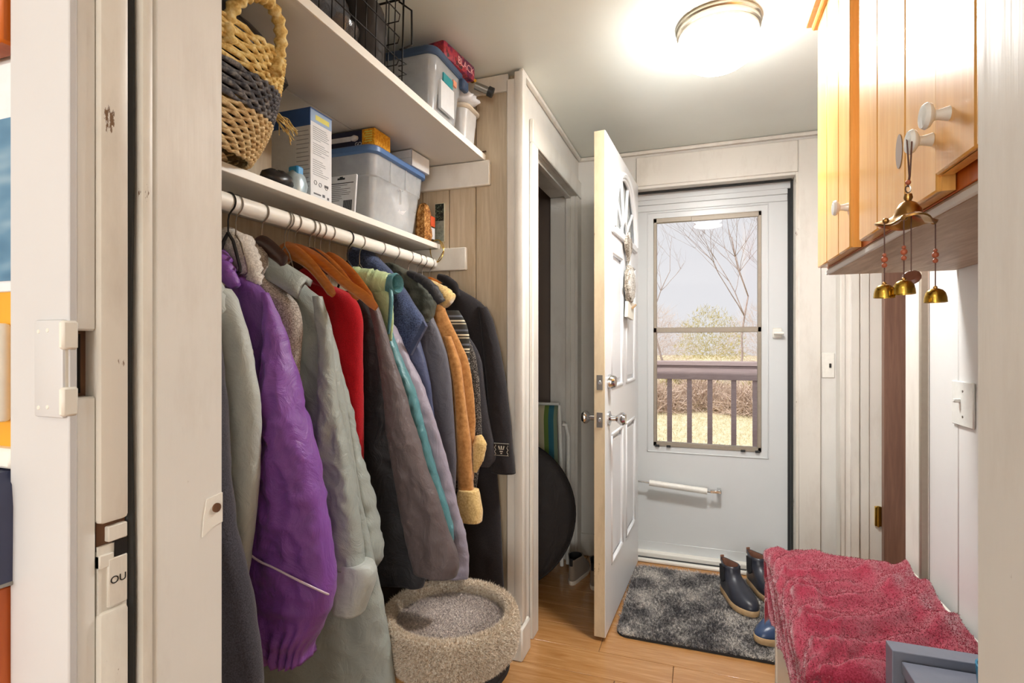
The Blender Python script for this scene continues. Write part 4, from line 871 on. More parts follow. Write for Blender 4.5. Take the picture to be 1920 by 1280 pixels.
for i in range(14):
    a = random.random()*6
    rf.tube([(-1.02, 1.06+.01*math.sin(a), 1.775), (-1.0+.012*math.sin(a), 1.08+.02*math.cos(a), 1.75+.02*random.random()), (-.985+.02*math.cos(a*2), 1.095+.02*math.sin(a), 1.735-.03*random.random())], .0012, 4)
o = obj('raffia_tassel', rf, M['straw_y'], bk); o['kind'] = 'stuff'

M['box_white'] = plain('white_card', (224, 226, 228), .55)
M['box_blue'] = plain('blue_card', (54, 92, 156), .5)
M['box_lblue'] = plain('light_blue_card', (150, 176, 208), .5)
M['box_yellow'] = plain('yellow_print', (220, 214, 100), .5)
M['ink'] = plain('grey_ink', (96, 98, 104), .7)
M['ink_l'] = plain('light_grey_ink', (158, 162, 168), .7)
M['ink_d'] = plain('dark_ink', (52, 54, 56), .7)
tb_ = thing('carton', 'tall narrow white and blue carton beside the woven basket', 'box', (-1.08, 1.257, 1.596))
obj('body', MB().box(-1.16, -1.022, 1.212, 1.303, 1.5965, 1.83, .0015), M['box_white'], tb_)
obj('blue_top', MB().box(-1.1602, -1.0216, 1.2116, 1.3034, 1.812, 1.848, .0015), M['box_lblue'], tb_)
obj('blue_panel', MB().box(-1.1604, -1.0225, 1.2108, 1.213, 1.80, 1.8484), M['box_blue'], tb_)
obj('blue_lid', MB().box(-1.1605, -1.0214, 1.2112, 1.3036, 1.8475, 1.85), M['box_blue'], tb_)
ln = MB(); rr_ = random.Random(5)
for i in range(24):
    z = 1.80-i*.0058
    if i in (7, 14, 15): continue
    L_ = .03+.04*rr_.random(); ln.box(-1.022, -1.0214, 1.222, 1.222+L_, z, z+.0016)
obj('print_lines', ln, M['ink_l'], tb_)
ic = MB()
for i, yy in enumerate((1.232, 1.252, 1.278)):
    ic.tube([(-1.0216, yy+.006*math.cos(a), 1.645-.002*i+.006*math.sin(a)) for a in [2*math.pi*k/6 for k in range(6)]], .0009, 4, closed=True)
ic.box(-1.022, -1.0214, 1.27, 1.287, 1.641, 1.648).box(-1.022, -1.0214, 1.225, 1.255, 1.612, 1.616).box(-1.022, -1.0214, 1.262, 1.272, 1.611, 1.619).box(-1.022, -1.0214, 1.282, 1.29, 1.608, 1.615)
obj('print_icons', ic, M['ink'], tb_)
obj('yellow_mark', MB().box(-1.0218, -1.0212, 1.232, 1.29, 1.822, 1.836), M['box_yellow'], tb_)
sl_ = MB()
for i in range(14): sl_.box(-1.07, -1.03+.006*rr_.random(), 1.2112, 1.2118, 1.785-i*.012, 1.787-i*.012)
sl_.box(-1.065, -1.045, 1.2112, 1.2118, 1.622, 1.64)
obj('side_print', sl_, M['ink_l'], tb_)
o = thing('pouch', 'small light blue plastic pouch left of the tall white carton', 'pouch', (-1.03, 1.165, 1.596))
pr = [[(-1.03+w_*.5*math.cos(a)*.045, 1.165+w_*.03*math.sin(a), z_) for a in [2*math.pi*j/16 for j in range(16)]] for w_, z_ in ((1, 1.597), (1.15, 1.62), (.9, 1.645), (.3, 1.662))]
M['pouch'] = plain('pale_foil', (176, 196, 206), .3, .3, .12, 50, .4)
obj('body', MB().rings(pr), M['pouch'], o, smooth=60)
obj('cap', MB().box(-1.045, -1.012, 1.15, 1.175, 1.64, 1.668, .004), plain('cyan_plastic', (60, 150, 206), .4), o)
sb_ = MB().rings([[(-1.03+r_*.03*math.cos(a), 1.095+r_*.045*math.sin(a), z_+.004*math.sin(3*a)) for a in [2*math.pi*j/18 for j in range(18)]] for r_, z_ in ((.9, 1.597), (1.1, 1.608), (1, 1.622), (.5, 1.634), (.1, 1.636))])
o = obj('dark_bundle', sb_, M['leather'], None, (-1.03, 1.095, 1.597), smooth=60); tag(o, 'small crumpled black bundle under the woven basket', 'bundle')

# clear tote with blue lid
M['clear'] = clear('clear_plastic', (232, 236, 238), .36, .14)
M['blue_lid'] = plain('blue_plastic_lid', (88, 124, 176), .35)
def tote(name, label, x0, x1, y0, y1, z0, z1, lidmat, wallmat, taper=.03, lidh=.022, over=.012):
    o = thing(name, label, 'storage box', ((x0+x1)/2, (y0+y1)/2, z0))
    t_ = taper
    R = [rrect(x0+t_, x1-t_, y0+t_, y1-t_, .02, z0), rrect(x0+t_*.95, x1-t_*.95, y0+t_*.95, y1-t_*.95, .022, z0+.006),
         rrect(x0+t_*.35, x1-t_*.35, y0+t_*.35, y1-t_*.35, .028, z0+(z1-z0)*.6), rrect(x0+t_*.2, x1-t_*.2, y0+t_*.2, y1-t_*.2, .03, z0+(z1-z0)*.62),
         rrect(x0, x1, y0, y1, .032, z1-lidh), rrect(x0+.004, x1-.004, y0+.004, y1-.004, .03, z1-lidh), rrect(x0+t_+.003, x1-t_-.003, y0+t_+.003, y1-t_-.003, .02, z0+.004)]
    obj('tub', MB().rings(R), wallmat, o, smooth=35)
    e = over
    L_ = [rrect(x0-e*.4, x1+e*.4, y0-e*.4, y1+e*.4, .034, z1-lidh-.004), rrect(x0-e, x1+e, y0-e, y1+e, .04, z1-lidh+.001), rrect(x0-e, x1+e, y0-e, y1+e, .04, z1-.006), rrect(x0-e+.006, x1+e-.006, y0-e+.006, y1+e-.006, .036, z1), rrect(x0+.02, x1-.02, y0+.02, y1-.02, .03, z1), rrect(x0+.024, x1-.024, y0+.024, y1-.024, .03, z1-.005)]
    obj('lid', MB().rings(L_), lidmat, o, smooth=40)
    return o
tt = tote('storage_tote', 'large clear plastic tote with a pale blue lid on the lower shelf', -1.29, -1.012, 1.50, 1.845, 1.598, 1.848, M['blue_lid'], M['clear'])
rib = MB()
for yy in (1.60, 1.70): rib.box(-1.017, -1.0085, yy, yy+.004, 1.75, 1.822)
rib.box(-1.02, -1.008, 1.66, 1.68, 1.738, 1.744, .002).box(-1.018, -1.008, 1.667, 1.671, 1.69, 1.74, .001)
obj('latch', rib, M['clear'], tt)
M['bagwhite'] = plain('crumpled_white_plastic', (226, 226, 228), .3, 0, .1, 40, .8)
M['taupe'] = fabric('taupe_cloth', (150, 132, 118))
def lump(name, c, r, mat, seed, lab=None, cat=None, amp=.35, n=26, m=16, sq=.75):
    mb = MB(); R = []
    for i in range(m+1):
        th = math.pi*i/m
        ring = []
        for j in range(n):
            a = 2*math.pi*j/n; d_ = Vector((math.sin(th)*math.cos(a), math.sin(th)*math.sin(a), -math.cos(th)))
            d_ = Vector([math.copysign(abs(x)**sq, x) for x in d_])
            k_ = 1+amp*(noise.noise(d_*2.2+Vector((seed, 0, 0)))+.6*abs(noise.noise(d_*5+Vector((0, seed, 0)))))-amp*.3
            ring.append((c[0]+r[0]*d_.x*k_, c[1]+r[1]*d_.y*k_, c[2]+r[2]*d_.z*(k_ if d_.z > 0 else 1)))
        R.append(ring)
    mb.rings(R); o = obj(name, mb, mat, None, (c[0], c[1], c[2]-r[2]), smooth=180)
    if lab: tag(o, lab, cat)
    return o
lump('plastic_bag', (-1.10, 1.72, 1.695), (.07, .085, .085), M['bagwhite'], 3, 'crumpled white plastic bags seen through the large tote', 'bag', .25)
lump('cloth_bundle', (-1.13, 1.57, 1.655), (.08, .035, .05), M['taupe'], 8, 'taupe cloth seen through the left side of the large tote', 'cloth', .2)
o = thing('blister_card', 'white hang card with a barcode leaning against the large clear tote', 'card', (-1.08, 1.45, 1.597))
cm = MB(); cm.M = Matrix.Translation((-1.083, 1.42, 1.612)) @ Matrix.Rotation(math.radians(-6), 4, 'X')
cm.box(-.058, .058, -.004, .004, -.012, .118, .002); cm.M = None
obj('card', cm, M['box_white'], o)
cm = MB(); cm.M = Matrix.Translation((-1.083, 1.42, 1.612)) @ Matrix.Rotation(math.radians(-6), 4, 'X')
for i in range(13): cm.box(.014+.0026*i, .0155+.0026*i, -.0048, -.0038, .0, .034)
for i in range(9): cm.box(-.05, -.01+.05*rr_.random(), -.0046, -.0038, .084-i*.0062, .0852-i*.0062)
cm.box(-.05, .048, -.0046, -.0038, .090, .0925).box(-.014, .014, -.0048, -.0038, .103, .109).box(-.006, .006, -.0048, -.0038, .108, .113)
cm.M = None
obj('card_print', cm, M['ink_d'], o)
M['navy_card'] = plain('navy_card', (38, 40, 66), .45)
M['orange_card'] = mixture('orange_yellow_print', [(196, 120, 24), (226, 160, 40), (240, 190, 70)], 90, .5, .0)
o = thing('navy_box', 'flat navy box with a yellow orange end lying on the large tote lid', 'box', (-1.08, 1.55, 1.849))
obj('body', MB().box(-1.22, -1.062, 1.508, 1.60, 1.8485, 1.904, .0015), M['navy_card'], o)
obj('orange_end', MB().box(-1.0621, -1.012, 1.507, 1.602, 1.8483, 1.9045, .0015), M['orange_card'], o)
bt = MB().box(-1.19, -1.105, 1.5062, 1.5078, 1.870, 1.886).lathe([(.0001, 0), (.008, .002), (.011, .014), (.006, .026), (.0001, .028)], (-1.104, 1.5078, 1.878), 12, (1, 0, 0))
obj('printed_lamp', bt, M['bagwhite'], o)
text('print', 'GO', .017, frame((-1.076, 1.507, 1.857), (1, 0, 0), (0, 0, 1)), M['box_white'], o, .0004)
rowt = MB()
for i in range(5):
    rowt.box(-1.052+.004*(i % 2), -1.022, 1.5064, 1.5074, 1.893-.008*i, 1.8965-.008*i)
obj('end_print', rowt, M['box_yellow'], o)
o = thing('white_carton', 'small plain white cardboard box on the right end of the large tote lid', 'box', (-1.05, 1.80, 1.849))
fr_ = frame((-1.06, 1.79, 1.849), (1, -.05, 0), (.05, 1, 0))
cm = MB(); cm.M = fr_; cm.box(-.075, .062, -.06, .065, 0, .058, .0015); cm.M = None
obj('body', cm, M['box_white'], o)
cm = MB(); cm.M = fr_; cm.box(.061, .0632, -.0605, -.0575, 0, .058).box(-.075, .0625, -.0606, -.0592, .0285, .0292); cm.M = None
obj('seam', cm, M['ink_l'], o)
# clip-top jar of pasta-like things beyond the tote
M['pasta'] = mixture('brown_shapes', [(96, 58, 28), (168, 112, 54), (214, 168, 104)], 80, .6, .6)
o = thing('snack_bag', 'clear bag of brown shapes with an orange label right of the large tote', 'bag', (-1.03, 1.88, 1.596))
obj('contents', MB().rings([[(-1.04+w_*.028*math.cos(a)+.004*math.sin(5*a), 1.885+w_*.03*math.sin(a)+.004*math.cos(4*a), z_) for a in [2*math.pi*j/20 for j in range(20)]] for w_, z_ in ((.9, 1.597), (1.15, 1.62), (1.0, 1.66), (.95, 1.71), (.6, 1.74), (.2, 1.75))]), M['pasta'], o, smooth=60)
obj('label_orange', MB().box(-1.012, -1.008, 1.89, 1.925, 1.66, 1.70, .001), plain('orange_label', (220, 92, 50), .5), o)
obj('label_white', MB().box(-1.012, -1.009, 1.892, 1.925, 1.61, 1.655, .001), M['box_white'], o)
o = thing('picture_card', 'small black and grey green picture card on the closet end wall', 'card', (-.997, YC-.004, 1.68))
obj('card', MB().box(-1.02, -.976, YC-.006, YC-.0005, 1.604, 1.762, .001), plain('pale_card', (206, 200, 176), .5), o)
obj('dark_print', MB().box(-1.017, -.979, YC-.0072, YC-.005, 1.69, 1.759), mixture('dark_print', [(24, 26, 24), (40, 44, 40), (110, 120, 100)], 120, .5, 0), o)
obj('green_print', MB().box(-1.017, -.979, YC-.0072, YC-.005, 1.607, 1.69), mixture('grey_green_print', [(110, 118, 108), (136, 142, 130), (150, 152, 140)], 60, .5, 0), o)

# ------------------------------------------------------------------ things on the upper shelf
wbk_ = thing('wire_basket', 'large black wire grid basket on the upper shelf near the ceiling', 'basket', (-.95, 1.12, 1.936))
bx0, bx1, by0, by1, bz0, bz1 = -1.10, -.815, .86, 1.35, 1.9385, 2.195
wm = MB()
for i in range(12):
    yy = by0+(by1-by0)*i/11; wm.tube([(bx1, yy, bz0), (bx1+.008, yy, bz1)], .0017, 5); wm.tube([(bx0, yy, bz0), (bx0, yy, bz1)], .0017, 5); wm.tube([(bx0, yy, bz0), (bx1, yy, bz0)], .0017, 5)
for i in range(7):
    xx = bx0+(bx1-bx0)*i/6
    wm.tube([(xx, by1, bz0), (xx, by1+.008, bz1)], .0017, 5); wm.tube([(xx, by0, bz0), (xx, by0, bz1)], .0017, 5)
for k_ in range(5):
    z = bz0+(bz1-bz0)*k_/4; e = .008*k_/4; r_ = .0035 if k_ == 4 else .0018
    wm.tube([(bx0, by0, z), (bx1+e, by0, z), (bx1+e, by1-.02, z), (bx1-.02+e, by1+e, z), (bx0, by1+e, z)], r_, 6, closed=True)
wm.tube([(-.83, by1+.008, 2.19), (-.80, by1+.03, 2.17), (-.80, by1+.032, 2.07), (-.83, by1+.012, 2.05)], .003, 6)
for k_ in range(3): wm.tube([(-.83, by1+.006, 2.02-.03*k_), (-.812, by1+.022, 2.01-.03*k_), (-.83, by1+.006, 2.0-.03*k_)], .0018, 5)
wo = obj('wire_grid', wm, M['black_metal'], wbk_, smooth=180)
rim = MB().tube([(-.95+.09*math.cos(a), 1.03+.10*math.sin(a), 2.0) for a in [2*math.pi*j/28 for j in range(28)]], .0022, 6, closed=True)
gl = thing('glass_bowl', 'smoky glass bowl inside the black wire basket', 'bowl', (-.93, 1.15, 1.94))
obj('bowl', MB().lathe([(.03, 0), (.06, .01), (.085, .045), (.092, .075), (.089, .075), (.08, .045), (.055, .014), (.0001, .01)], (-.93, 1.15, 1.942), 28), clear('smoky_glass', (120, 112, 108), .45, .05), gl)
lump('black_cloth', (-.955, 1.05, 2.065), (.12, .17, .122), M['c_blk'], 4, 'black cloth filling the left of the wire basket', 'cloth', .2)
lump('grey_pouch', (-.925, 1.275, 2.06), (.095, .062, .118), plain('grey_mesh', (58, 54, 52), .7), 6, 'dark grey mesh pouch at the right end of the wire basket', 'pouch', .15)
M['navy_lid'] = plain('navy_plastic_lid', (62, 82, 112), .35)
t2 = tote('storage_tub', 'clear plastic tub with a dark blue lid and teal label on the upper shelf', -1.08, -.815, 1.545, 1.775, 1.938, 2.165, M['navy_lid'], M['clear'], .022, .024, .008)
obj('handle_clip', MB().box(-.82, -.797, 1.74, 1.786, 2.105, 2.145, .006), M['navy_lid'], t2)
obj('label_teal', MB().box(-.8215, -.8135, 1.615, 1.685, 2.075, 2.105), plain('teal_label', (40, 150, 158), .5), t2)
obj('label_white', MB().box(-.826, -.816, 1.60, 1.70, 1.98, 2.075), M['box_white'], t2)
obj('label_orange', MB().box(-.8212, -.8132, 1.69, 1.715, 2.095, 2.115), plain('salmon_label', (226, 150, 118), .5), t2)
cn_ = MB()
for a_ in range(3): cn_.tube([(-.93+.03*a_+.022*math.cos(t), 1.60+.012*a_, 1.985+.022*math.sin(t)) for t in [2*math.pi*j/18 for j in range(18)]], .007, 8, closed=True)
o = obj('ring_toy', cn_, plain('orange_plastic', (214, 140, 84), .4), None, (-.9, 1.6, 1.96)); tag(o, 'orange plastic rings inside the dark lidded tub', 'ring')
cn_ = MB().box(-1.0, -.85, 1.58, 1.68, 1.945, 1.96, .003)
o = obj('cream_packet', cn_, plain('cream_packet', (214, 190, 160), .5), None, (-.92, 1.62, 1.945)); tag(o, 'cream packet lying in the bottom of the dark lidded tub', 'packet')
t3 = tote('small_tub', 'smaller cloudy white plastic tub at the far end of the upper shelf', -1.02, -.815, 1.795, 1.922, 1.938, 2.085, clear('milky_lid', (226, 214, 194), .8, .3), clear('milky_plastic', (228, 228, 226), .68, .3), .012, .014, .01)
lump('white_bag', (-.90, 1.855, 2.117), (.105, .058, .03), M['bagwhite'], 9, 'white plastic bag between the small cloudy tub and the red packet', 'bag', .25)
M['pkt'] = mixture('purple_red_print', [(52, 26, 60), (120, 40, 66), (176, 62, 70), (60, 36, 40)], 26, .4, .0)
o = thing('snack_packet', 'shiny purple and red snack packet lying on the dark blue tub lid', 'packet', (-.85, 1.745, 2.166))
fr_ = frame((-.85, 1.745, 2.198), (.12, .99, 0), (-.99, .12, 0))
cm = MB(); cm.M = fr_; cm.box(-.12, .09, -.05, .06, -.032, .024, .010, 2); cm.M = None
obj('body', cm, M['pkt'], o)
cm = MB(); cm.M = fr_; cm.tube([(.09, -.048, -.026), (.104, -.03, -.02), (.108, 0, .0), (.095, .03, .02)], .006, 6); cm.M = None
obj('gold_edge', cm, M['brass'], o)
text('print', 'BLACK', .036, frame((-.797, 1.76, 2.192), (.12, .99, 0), (0, 0, 1)), plain('pink_print', (222, 160, 160), .5), o, .0006)
o = thing('torch', 'short dark tube lying beside the snack packet high on the closet end', 'torch', (-.78, 1.86, 2.13))
obj('barrel', MB().tube([(-.80, 1.85, 2.165), (-.755, 1.868, 2.145)], .014, 12), M['steel'], o)
obj('cap', MB().tube([(-.755, 1.868, 2.145), (-.738, 1.875, 2.137)], .019, 14), M['black_plastic'], o)
o = obj('dark_clip', MB().lathe([(.0001, 0), (.008, .002), (.008, .01), (.0001, .012)], (-.82, 1.925, 1.938), 10).tube([(-.82, 1.925, 1.94), (-.79, 1.935, 1.945)], .003, 6), plain('dark_brown_plastic', (70, 44, 26), .5), None, (-.82, 1.925, 1.936))
tag(o, 'tiny dark brown clip on the upper shelf against the end wall', 'clip')
# ------------------------------------------------------------------ ceiling light
o = thing('ceiling_light', 'round white glass ceiling light with a silver rim', 'lamp', (.055, 1.875, HC))
LC = (.055, 1.875, HC)
obj('canopy', MB().lathe([(.0001, 0), (.131, 0), (.133, -.012), (.128, -.016), (.130, -.028), (.124, -.032), (.125, -.042), (.118, -.045), (.0001, -.045)], LC, 48), plain('brushed_nickel', (196, 186, 168), .28, .9), o)
obj('glass_dome', MB().lathe([(.119, -.043), (.128, -.06), (.126, -.085), (.11, -.112), (.08, -.133), (.045, -.145), (.0001, -.149)], LC, 48), emitter('lit_opal_glass', (1, .985, .96), LAMP_E), o, smooth=180)
bl_ = bpy.data.lights.new('ceiling_light_bulb', 'AREA'); bl_.shape = 'DISK'; bl_.size = .2; bl_.energy = LAMP_W; bl_.color = (1, .985, .96)
bo_ = bpy.data.objects.new('ceiling_light_bulb', bl_); COL.objects.link(bo_); bo_.location = (.055, 1.875, 2.085)

# ------------------------------------------------------------------ wall cabinet on the right
cb = thing('wall_cabinet', 'honey pine wall cabinet with board doors and white china knobs', 'cabinet', (XE, 1.1, 1.386))
CF = .332   # frame face
obj('carcass', MB().box(CF+.004, XE-.001, .52, 1.708, 1.402, 2.12, .001), M['cab_gap'], cb)
obj('bottom_slab', MB().box(.338, XE-.001, .51, 1.712, 1.384, 1.404, .003), M['slab'], cb)
obj('slab_lip', MB().box(.334, .34, .51, 1.712, 1.384, 1.397, .002), M['slab_edge'], cb)
obj('crown', MB().box(.286, XE-.001, .51, 1.735, 2.098, 2.118, .006, 2).box(.30, XE-.001, .515, 1.722, 2.082, 2.10, .004), M['cab'], cb)
def cdoor(y0, y1, z0, z1, cuts, knob, dx=0.0):
    d_ = obj('door', MB().box(.318+dx, CF+.002+dx, y0, y1, z0, z1), M['cab'], cb)
    ys = [y0]+cuts+[y1]
    for a, b in zip(ys[:-1], ys[1:]):
        obj('board', MB().box(.312+dx, .322+dx, a+.0012, b-.0012, z0, z1, .0025), M['cab'], d_)
    if knob:
        ky, kz_ = knob
        k_ = MB().lathe([(.0001, 0), (.0095, 0), (.0085, .004), (.0065, .012), (.007, .016), (.0155, .021), (.0175, .025), (.015, .0295), (.005, .0315), (.0001, .0312)], (.312+dx, ky, kz_), 24, (-1, 0, 0))
        kk = obj('knob', k_, M['ceramic'], d_)
    return d_
cdoor(1.362, 1.705, 1.404, 2.085, [1.465, 1.59], (1.378, 1.497))
cdoor(.902, 1.290, 1.404, 2.085, [1.024, 1.168], (.918, 1.482))
cdoor(.525, .897, 1.424, 2.085, [.655, .78], (.852, 1.493), -.004)
kn_ = MB().lathe([(.0001, 0), (.019, 0), (.019, .0005), (.0001, .0008)], (.3115, 1.05, 1.51), 20, (-1, 0, 0))
for v in range(len(kn_.v)):
    p = kn_.v[v]; kn_.v[v] = (p[0], 1.05+(p[1]-1.05)*.8, 1.51+(p[2]-1.51)*1.5)
obj('wood_knot', kn_, plain('grey_knot', (150, 130, 116), .35), cb)

# ------------------------------------------------------------------ wind chime
WC = (.268, .868)
wcx = thing('wind_chime', 'brass wind chime of small bells hanging from the white cabinet knob', 'wind chime', (WC[0], WC[1], 1.36))
M['cord'] = plain('brown_cord', (96, 66, 58), .8)
M['bead'] = plain('terracotta_bead', (172, 92, 62), .5, 0, .2, 60, .2)
obj('hanging_cord', MB().tube([(.290, .918, 1.494), (.284, .905, 1.48), (.272, .874, 1.42), (WC[0], WC[1], 1.405)], .0011, 5).tube([(.284, .925, 1.494), (.279, .908, 1.478), (.270, .870, 1.42), (WC[0], WC[1], 1.405)], .0011, 5), M['cord'], wcx)
obj('bead', MB().sphere((WC[0], WC[1], 1.411), .0035, 10, 8), M['bead'], wcx)
obj('swivel', MB().tube([(WC[0]+.003*math.cos(a), WC[1], 1.402+.005*math.sin(a)) for a in [2*math.pi*j/14 for j in range(14)]], .0009, 5, closed=True), M['steel'], wcx)
R_ = []
for r, z in ((.0001, 1.396), (.0045, 1.395), (.0055, 1.39), (.004, 1.386), (.010, 1.382), (.015, 1.374), (.017, 1.366), (.024, 1.361), (.034, 1.357), (.0335, 1.3545), (.022, 1.357), (.014, 1.363), (.0001, 1.37)):
    R_.append([(WC[0]+r*(1+.16*math.cos(3*a)*(1 if r > .02 else 0))*math.cos(a+.5), WC[1]+r*(1+.16*math.cos(3*a)*(1 if r > .02 else 0))*math.sin(a+.5), z+(.004*math.cos(3*a) if r > .02 else 0)) for a in [2*math.pi*j/42 for j in range(42)]])
obj('canopy', MB().rings(R_), M['old_brass'], wcx, smooth=50)
bells = [((.236, .852), 1.253, .0128, 1.305), ((.254, .838), 1.256, .0132, 1.312), ((.303, .880), 1.247, .0135, 1.312)]
for (bx, by), bz, br, bd in bells:
    c_ = obj('cord', MB().tube([(bx, by, 1.356), (bx, by, bz+br*1.55)], .0008, 5), M['cord'], wcx)
    b1 = MB().sphere((bx, by, bd), .0042, 10, 8).sphere((bx, by, bd-.008), .0034, 10, 8).sphere((bx, by, bd+.006), .0026, 8, 6)
    obj('bead', b1, M['bead'], wcx)
    bl = MB().lathe([(.0001, br*1.42), (br*.30, br*1.40), (br*.62, br*1.25), (br*.85, br*.95), (br*.96, br*.5), (br*1.0, 0), (br*.93, 0), (br*.9, br*.5), (br*.6, br*1.15), (.0001, br*1.3)], (bx, by, bz), 28)
    bo = obj('bell', bl, M['brass'], wcx, smooth=60)
    obj('bell_knob', MB().sphere((bx, by, bz+br*1.5), .0028, 8, 6), M['old_brass'], bo)
    obj('hook', MB().sphere((bx+(WC[0]-bx)*.06, by+(WC[1]-by)*.06, 1.3575), .0042, 8, 6), M['old_brass'], wcx)
obj('cord', MB().tube([(.2715, .868, 1.366), (.2715, .868, 1.285)], .0007, 5), M['cord'], wcx)
obj('clapper', MB().lathe([(.0001, .004), (.008, .004), (.0115, .001), (.0115, -.001), (.008, -.004), (.0001, -.004)], (.2715, .868, 1.281), 20, (-.5, -.8, .55)), plain('dark_wood_disc', (110, 66, 50), .3), wcx)

# ------------------------------------------------------------------ switches
o = thing('light_switch', 'white single toggle switch plate on the wall right of the back door', 'switch', (.595, YB-.004, 1.09))
obj('plate', MB().box(.562, .618, YB-.006, YB-.0005, 1.025, 1.148, .003), M['white_plastic'], o)
obj('toggle', MB().box(.594, .603, YB-.012, YB-.004, 1.075, 1.096, .002), M['black_plastic'], o)
o = thing('light_switch', 'white single toggle switch plate on the white board wall under the cabinet', 'switch', (XE, 1.665, 1.04))
obj('plate', MB().box(XE-.006, XE-.0005, 1.605, 1.725, .98, 1.095, .003), M['ceramic'], o)
obj('toggle', MB().box(XE-.020, XE-.004, 1.672, 1.682, 1.040, 1.050, .002), M['ceramic'], o)
obj('screw', MB().lathe([(.0001, .001), (.003, .001), (.0035, 0)], (XE-.006, 1.66, 1.07), 8, (-1, 0, 0)).lathe([(.0001, .001), (.003, .001), (.0035, 0)], (XE-.006, 1.66, 1.005), 8, (-1, 0, 0)), M['steel'], o)
tag(obj('wall_hook', hk, M['steel'], None, (.655, 2.0, 1.22)), 'tiny bent wire hook on the white door edge beside the brown door', 'hook')

# ------------------------------------------------------------------ bench, towel, table
BX0, BX1, BY0, BY1, BZ = .234, .62, 1.285, 1.965, .492
M['bench'] = paint('bench_paint', (226, 222, 212), .4, .04)
o = thing('bench', 'white painted storage bench under the red towel', 'bench', (.43, 1.6, 0))
obj('seat', MB().box(BX0-.01, BX1, BY0, BY1+.01, BZ-.022, BZ, .004), M['bench'], o)
obj('end_panel', MB().box(BX0, BX1, BY1-.025, BY1, 0, BZ-.022, .003), M['bench'], o)
obj('end_panel', MB().box(BX0, BX1, BY0+.01, BY0+.035, 0, BZ-.022, .003), M['bench'], o)
obj('front_panel', MB().box(BX0+.004, BX0+.022, BY0+.035, BY1-.025, .05, BZ-.022), M['bench'], o)
# towel
M['towel'] = fabric('crimson_terry', (184, 64, 90), (136, 26, 48), 300, 1, .9, .6, .2, spec=.1, big=6)
TY0, TY1 = 1.235, 2.0
prof_w = [(-.0, -1)]
RIDGES = [([(.218, 1.639), (.329, 1.612), (.444, 1.685), (.548, 1.827), (.604, 1.959)], .020, .020),
 ([(.209, 1.481), (.296, 1.453), (.409, 1.511), (.53, 1.652), (.625, 1.835)], .026, .024),
 ([(.203, 1.364), (.3, 1.37), (.391, 1.407), (.504, 1.506), (.597, 1.618)], .022, .022),
 ([(.209, 1.786), (.336, 1.783), (.461, 1.85), (.539, 1.936)], .016, .018),
 ([(.2, 1.275), (.301, 1.287), (.39, 1.332)], .016, .018),
 ([(.205, 1.544), (.274, 1.515), (.362, 1.546)], .014, .016),
 ([(.21, 1.70), (.30, 1.69), (.40, 1.76)], .010, .014)]
def segd(x, y, a, b):
    ax, ay = a; bx, by = b; dx, dy = bx-ax, by-ay
    t_ = max(0, min(1, ((x-ax)*dx+(y-ay)*dy)/(dx*dx+dy*dy))); return math.hypot(x-ax-t_*dx, y-ay-t_*dy)
def towel_pt(u_, v_):
    # u_ along the bench (0 near .. 1 far), v_ across: 0 = hanging left hem .. 1 = wall
    pos = u_*(TY1-1.275+.24); y = 1.275+max(0, pos-.24); dz_ = max(0, .24-pos)
    drop = .155+.02*math.sin(u_*9)+.012*math.sin(u_*31)
    Ls = drop+.385
    d_ = v_*Ls
    if d_ < drop-.02: x, z, nx, nz = BX0-.014, BZ+.004-(drop-d_), -1, 0
    elif d_ < drop+.02:
        a = (d_-(drop-.02))/.04*math.pi/2; x, z = BX0-.014+.018*(1-math.cos(a)), BZ-.016+.022*math.sin(a); nx, nz = -math.cos(a), math.sin(a)
    else: x, z, nx, nz = BX0+.004+(d_-drop-.02), BZ+.006, 0, 1
    # folds sweep from the far wall corner towards the near left
    w1 = (u_*1.15+.75*(1-v_)**1.5-.25*math.sin(v_*3.0)+.10*noise.noise(Vector((u_*4, v_*3, 9))))
    lf = max(.12, 1-1.25*v_)
    f = .5+.5*math.sin(w1*58+2.6*noise.noise(Vector((u_*5, v_*4, 1))))
    g = .5+.5*math.sin(w1*23+1.1+2.4*noise.noise(Vector((u_*3+4, v_*4, 7))))
    n_ = noise.noise(Vector((u_*6, v_*6, 3)))
    rdg = 0
    if nz == 1:
        for PL, am, wd in RIDGES:
            dm = min(segd(x, y, PL[q], PL[q+1]) for q in range(len(PL)-1))
            rdg += am*math.exp(-(dm/wd)**2)
    h = rdg+.011*f*lf+.017*g**1.3*(.35+.65*lf)+.010*n_+.012*noise.noise(Vector((u_*2.5, v_*3, 21)))
    # a raised ridge near the wall end
    rd_ = math.exp(-((v_-.80-.10*math.sin(u_*4))/.07)**2)*(1 if u_ < .93 else .4)
    h += .020*rd_
    if u_ > .97: z -= .10*(u_-.97)/.03*min(1, 1)
    h = max(h, 0)+.001
    if dz_ > 0:
        z = min(z, BZ+.006-dz_) if nz == 1 else z-dz_*.3
        if nz == 1: nz = 0; y -= h*.4
    if nz == 0 and nx == -1: x += nx*(h*.55+.002)
    else: x += nx*h; z += nz*h
    return (min(x, XE-.006), y+.012*noise.noise(Vector((v_*7, u_*9, 2))), z)
nu, nv = 120, 110
tg = MB().grid([[towel_pt(i/nu, j/nv) for j in range(nv+1)] for i in range(nu+1)])
o = obj('towel', tg, M['towel'], None, (.43, 1.6, BZ), smooth=180)
sm = o.modifiers.new('thick', 'SOLIDIFY'); sm.thickness = .005; sm.offset = -1
tag(o, 'rumpled crimson terry towel draped over the white bench', 'towel')
rngn = np.random.default_rng(4)
uu, vv = rngn.random(42000), rngn.random(42000)
pp = np.array([towel_pt(a, b) for a, b in zip(uu, vv)])
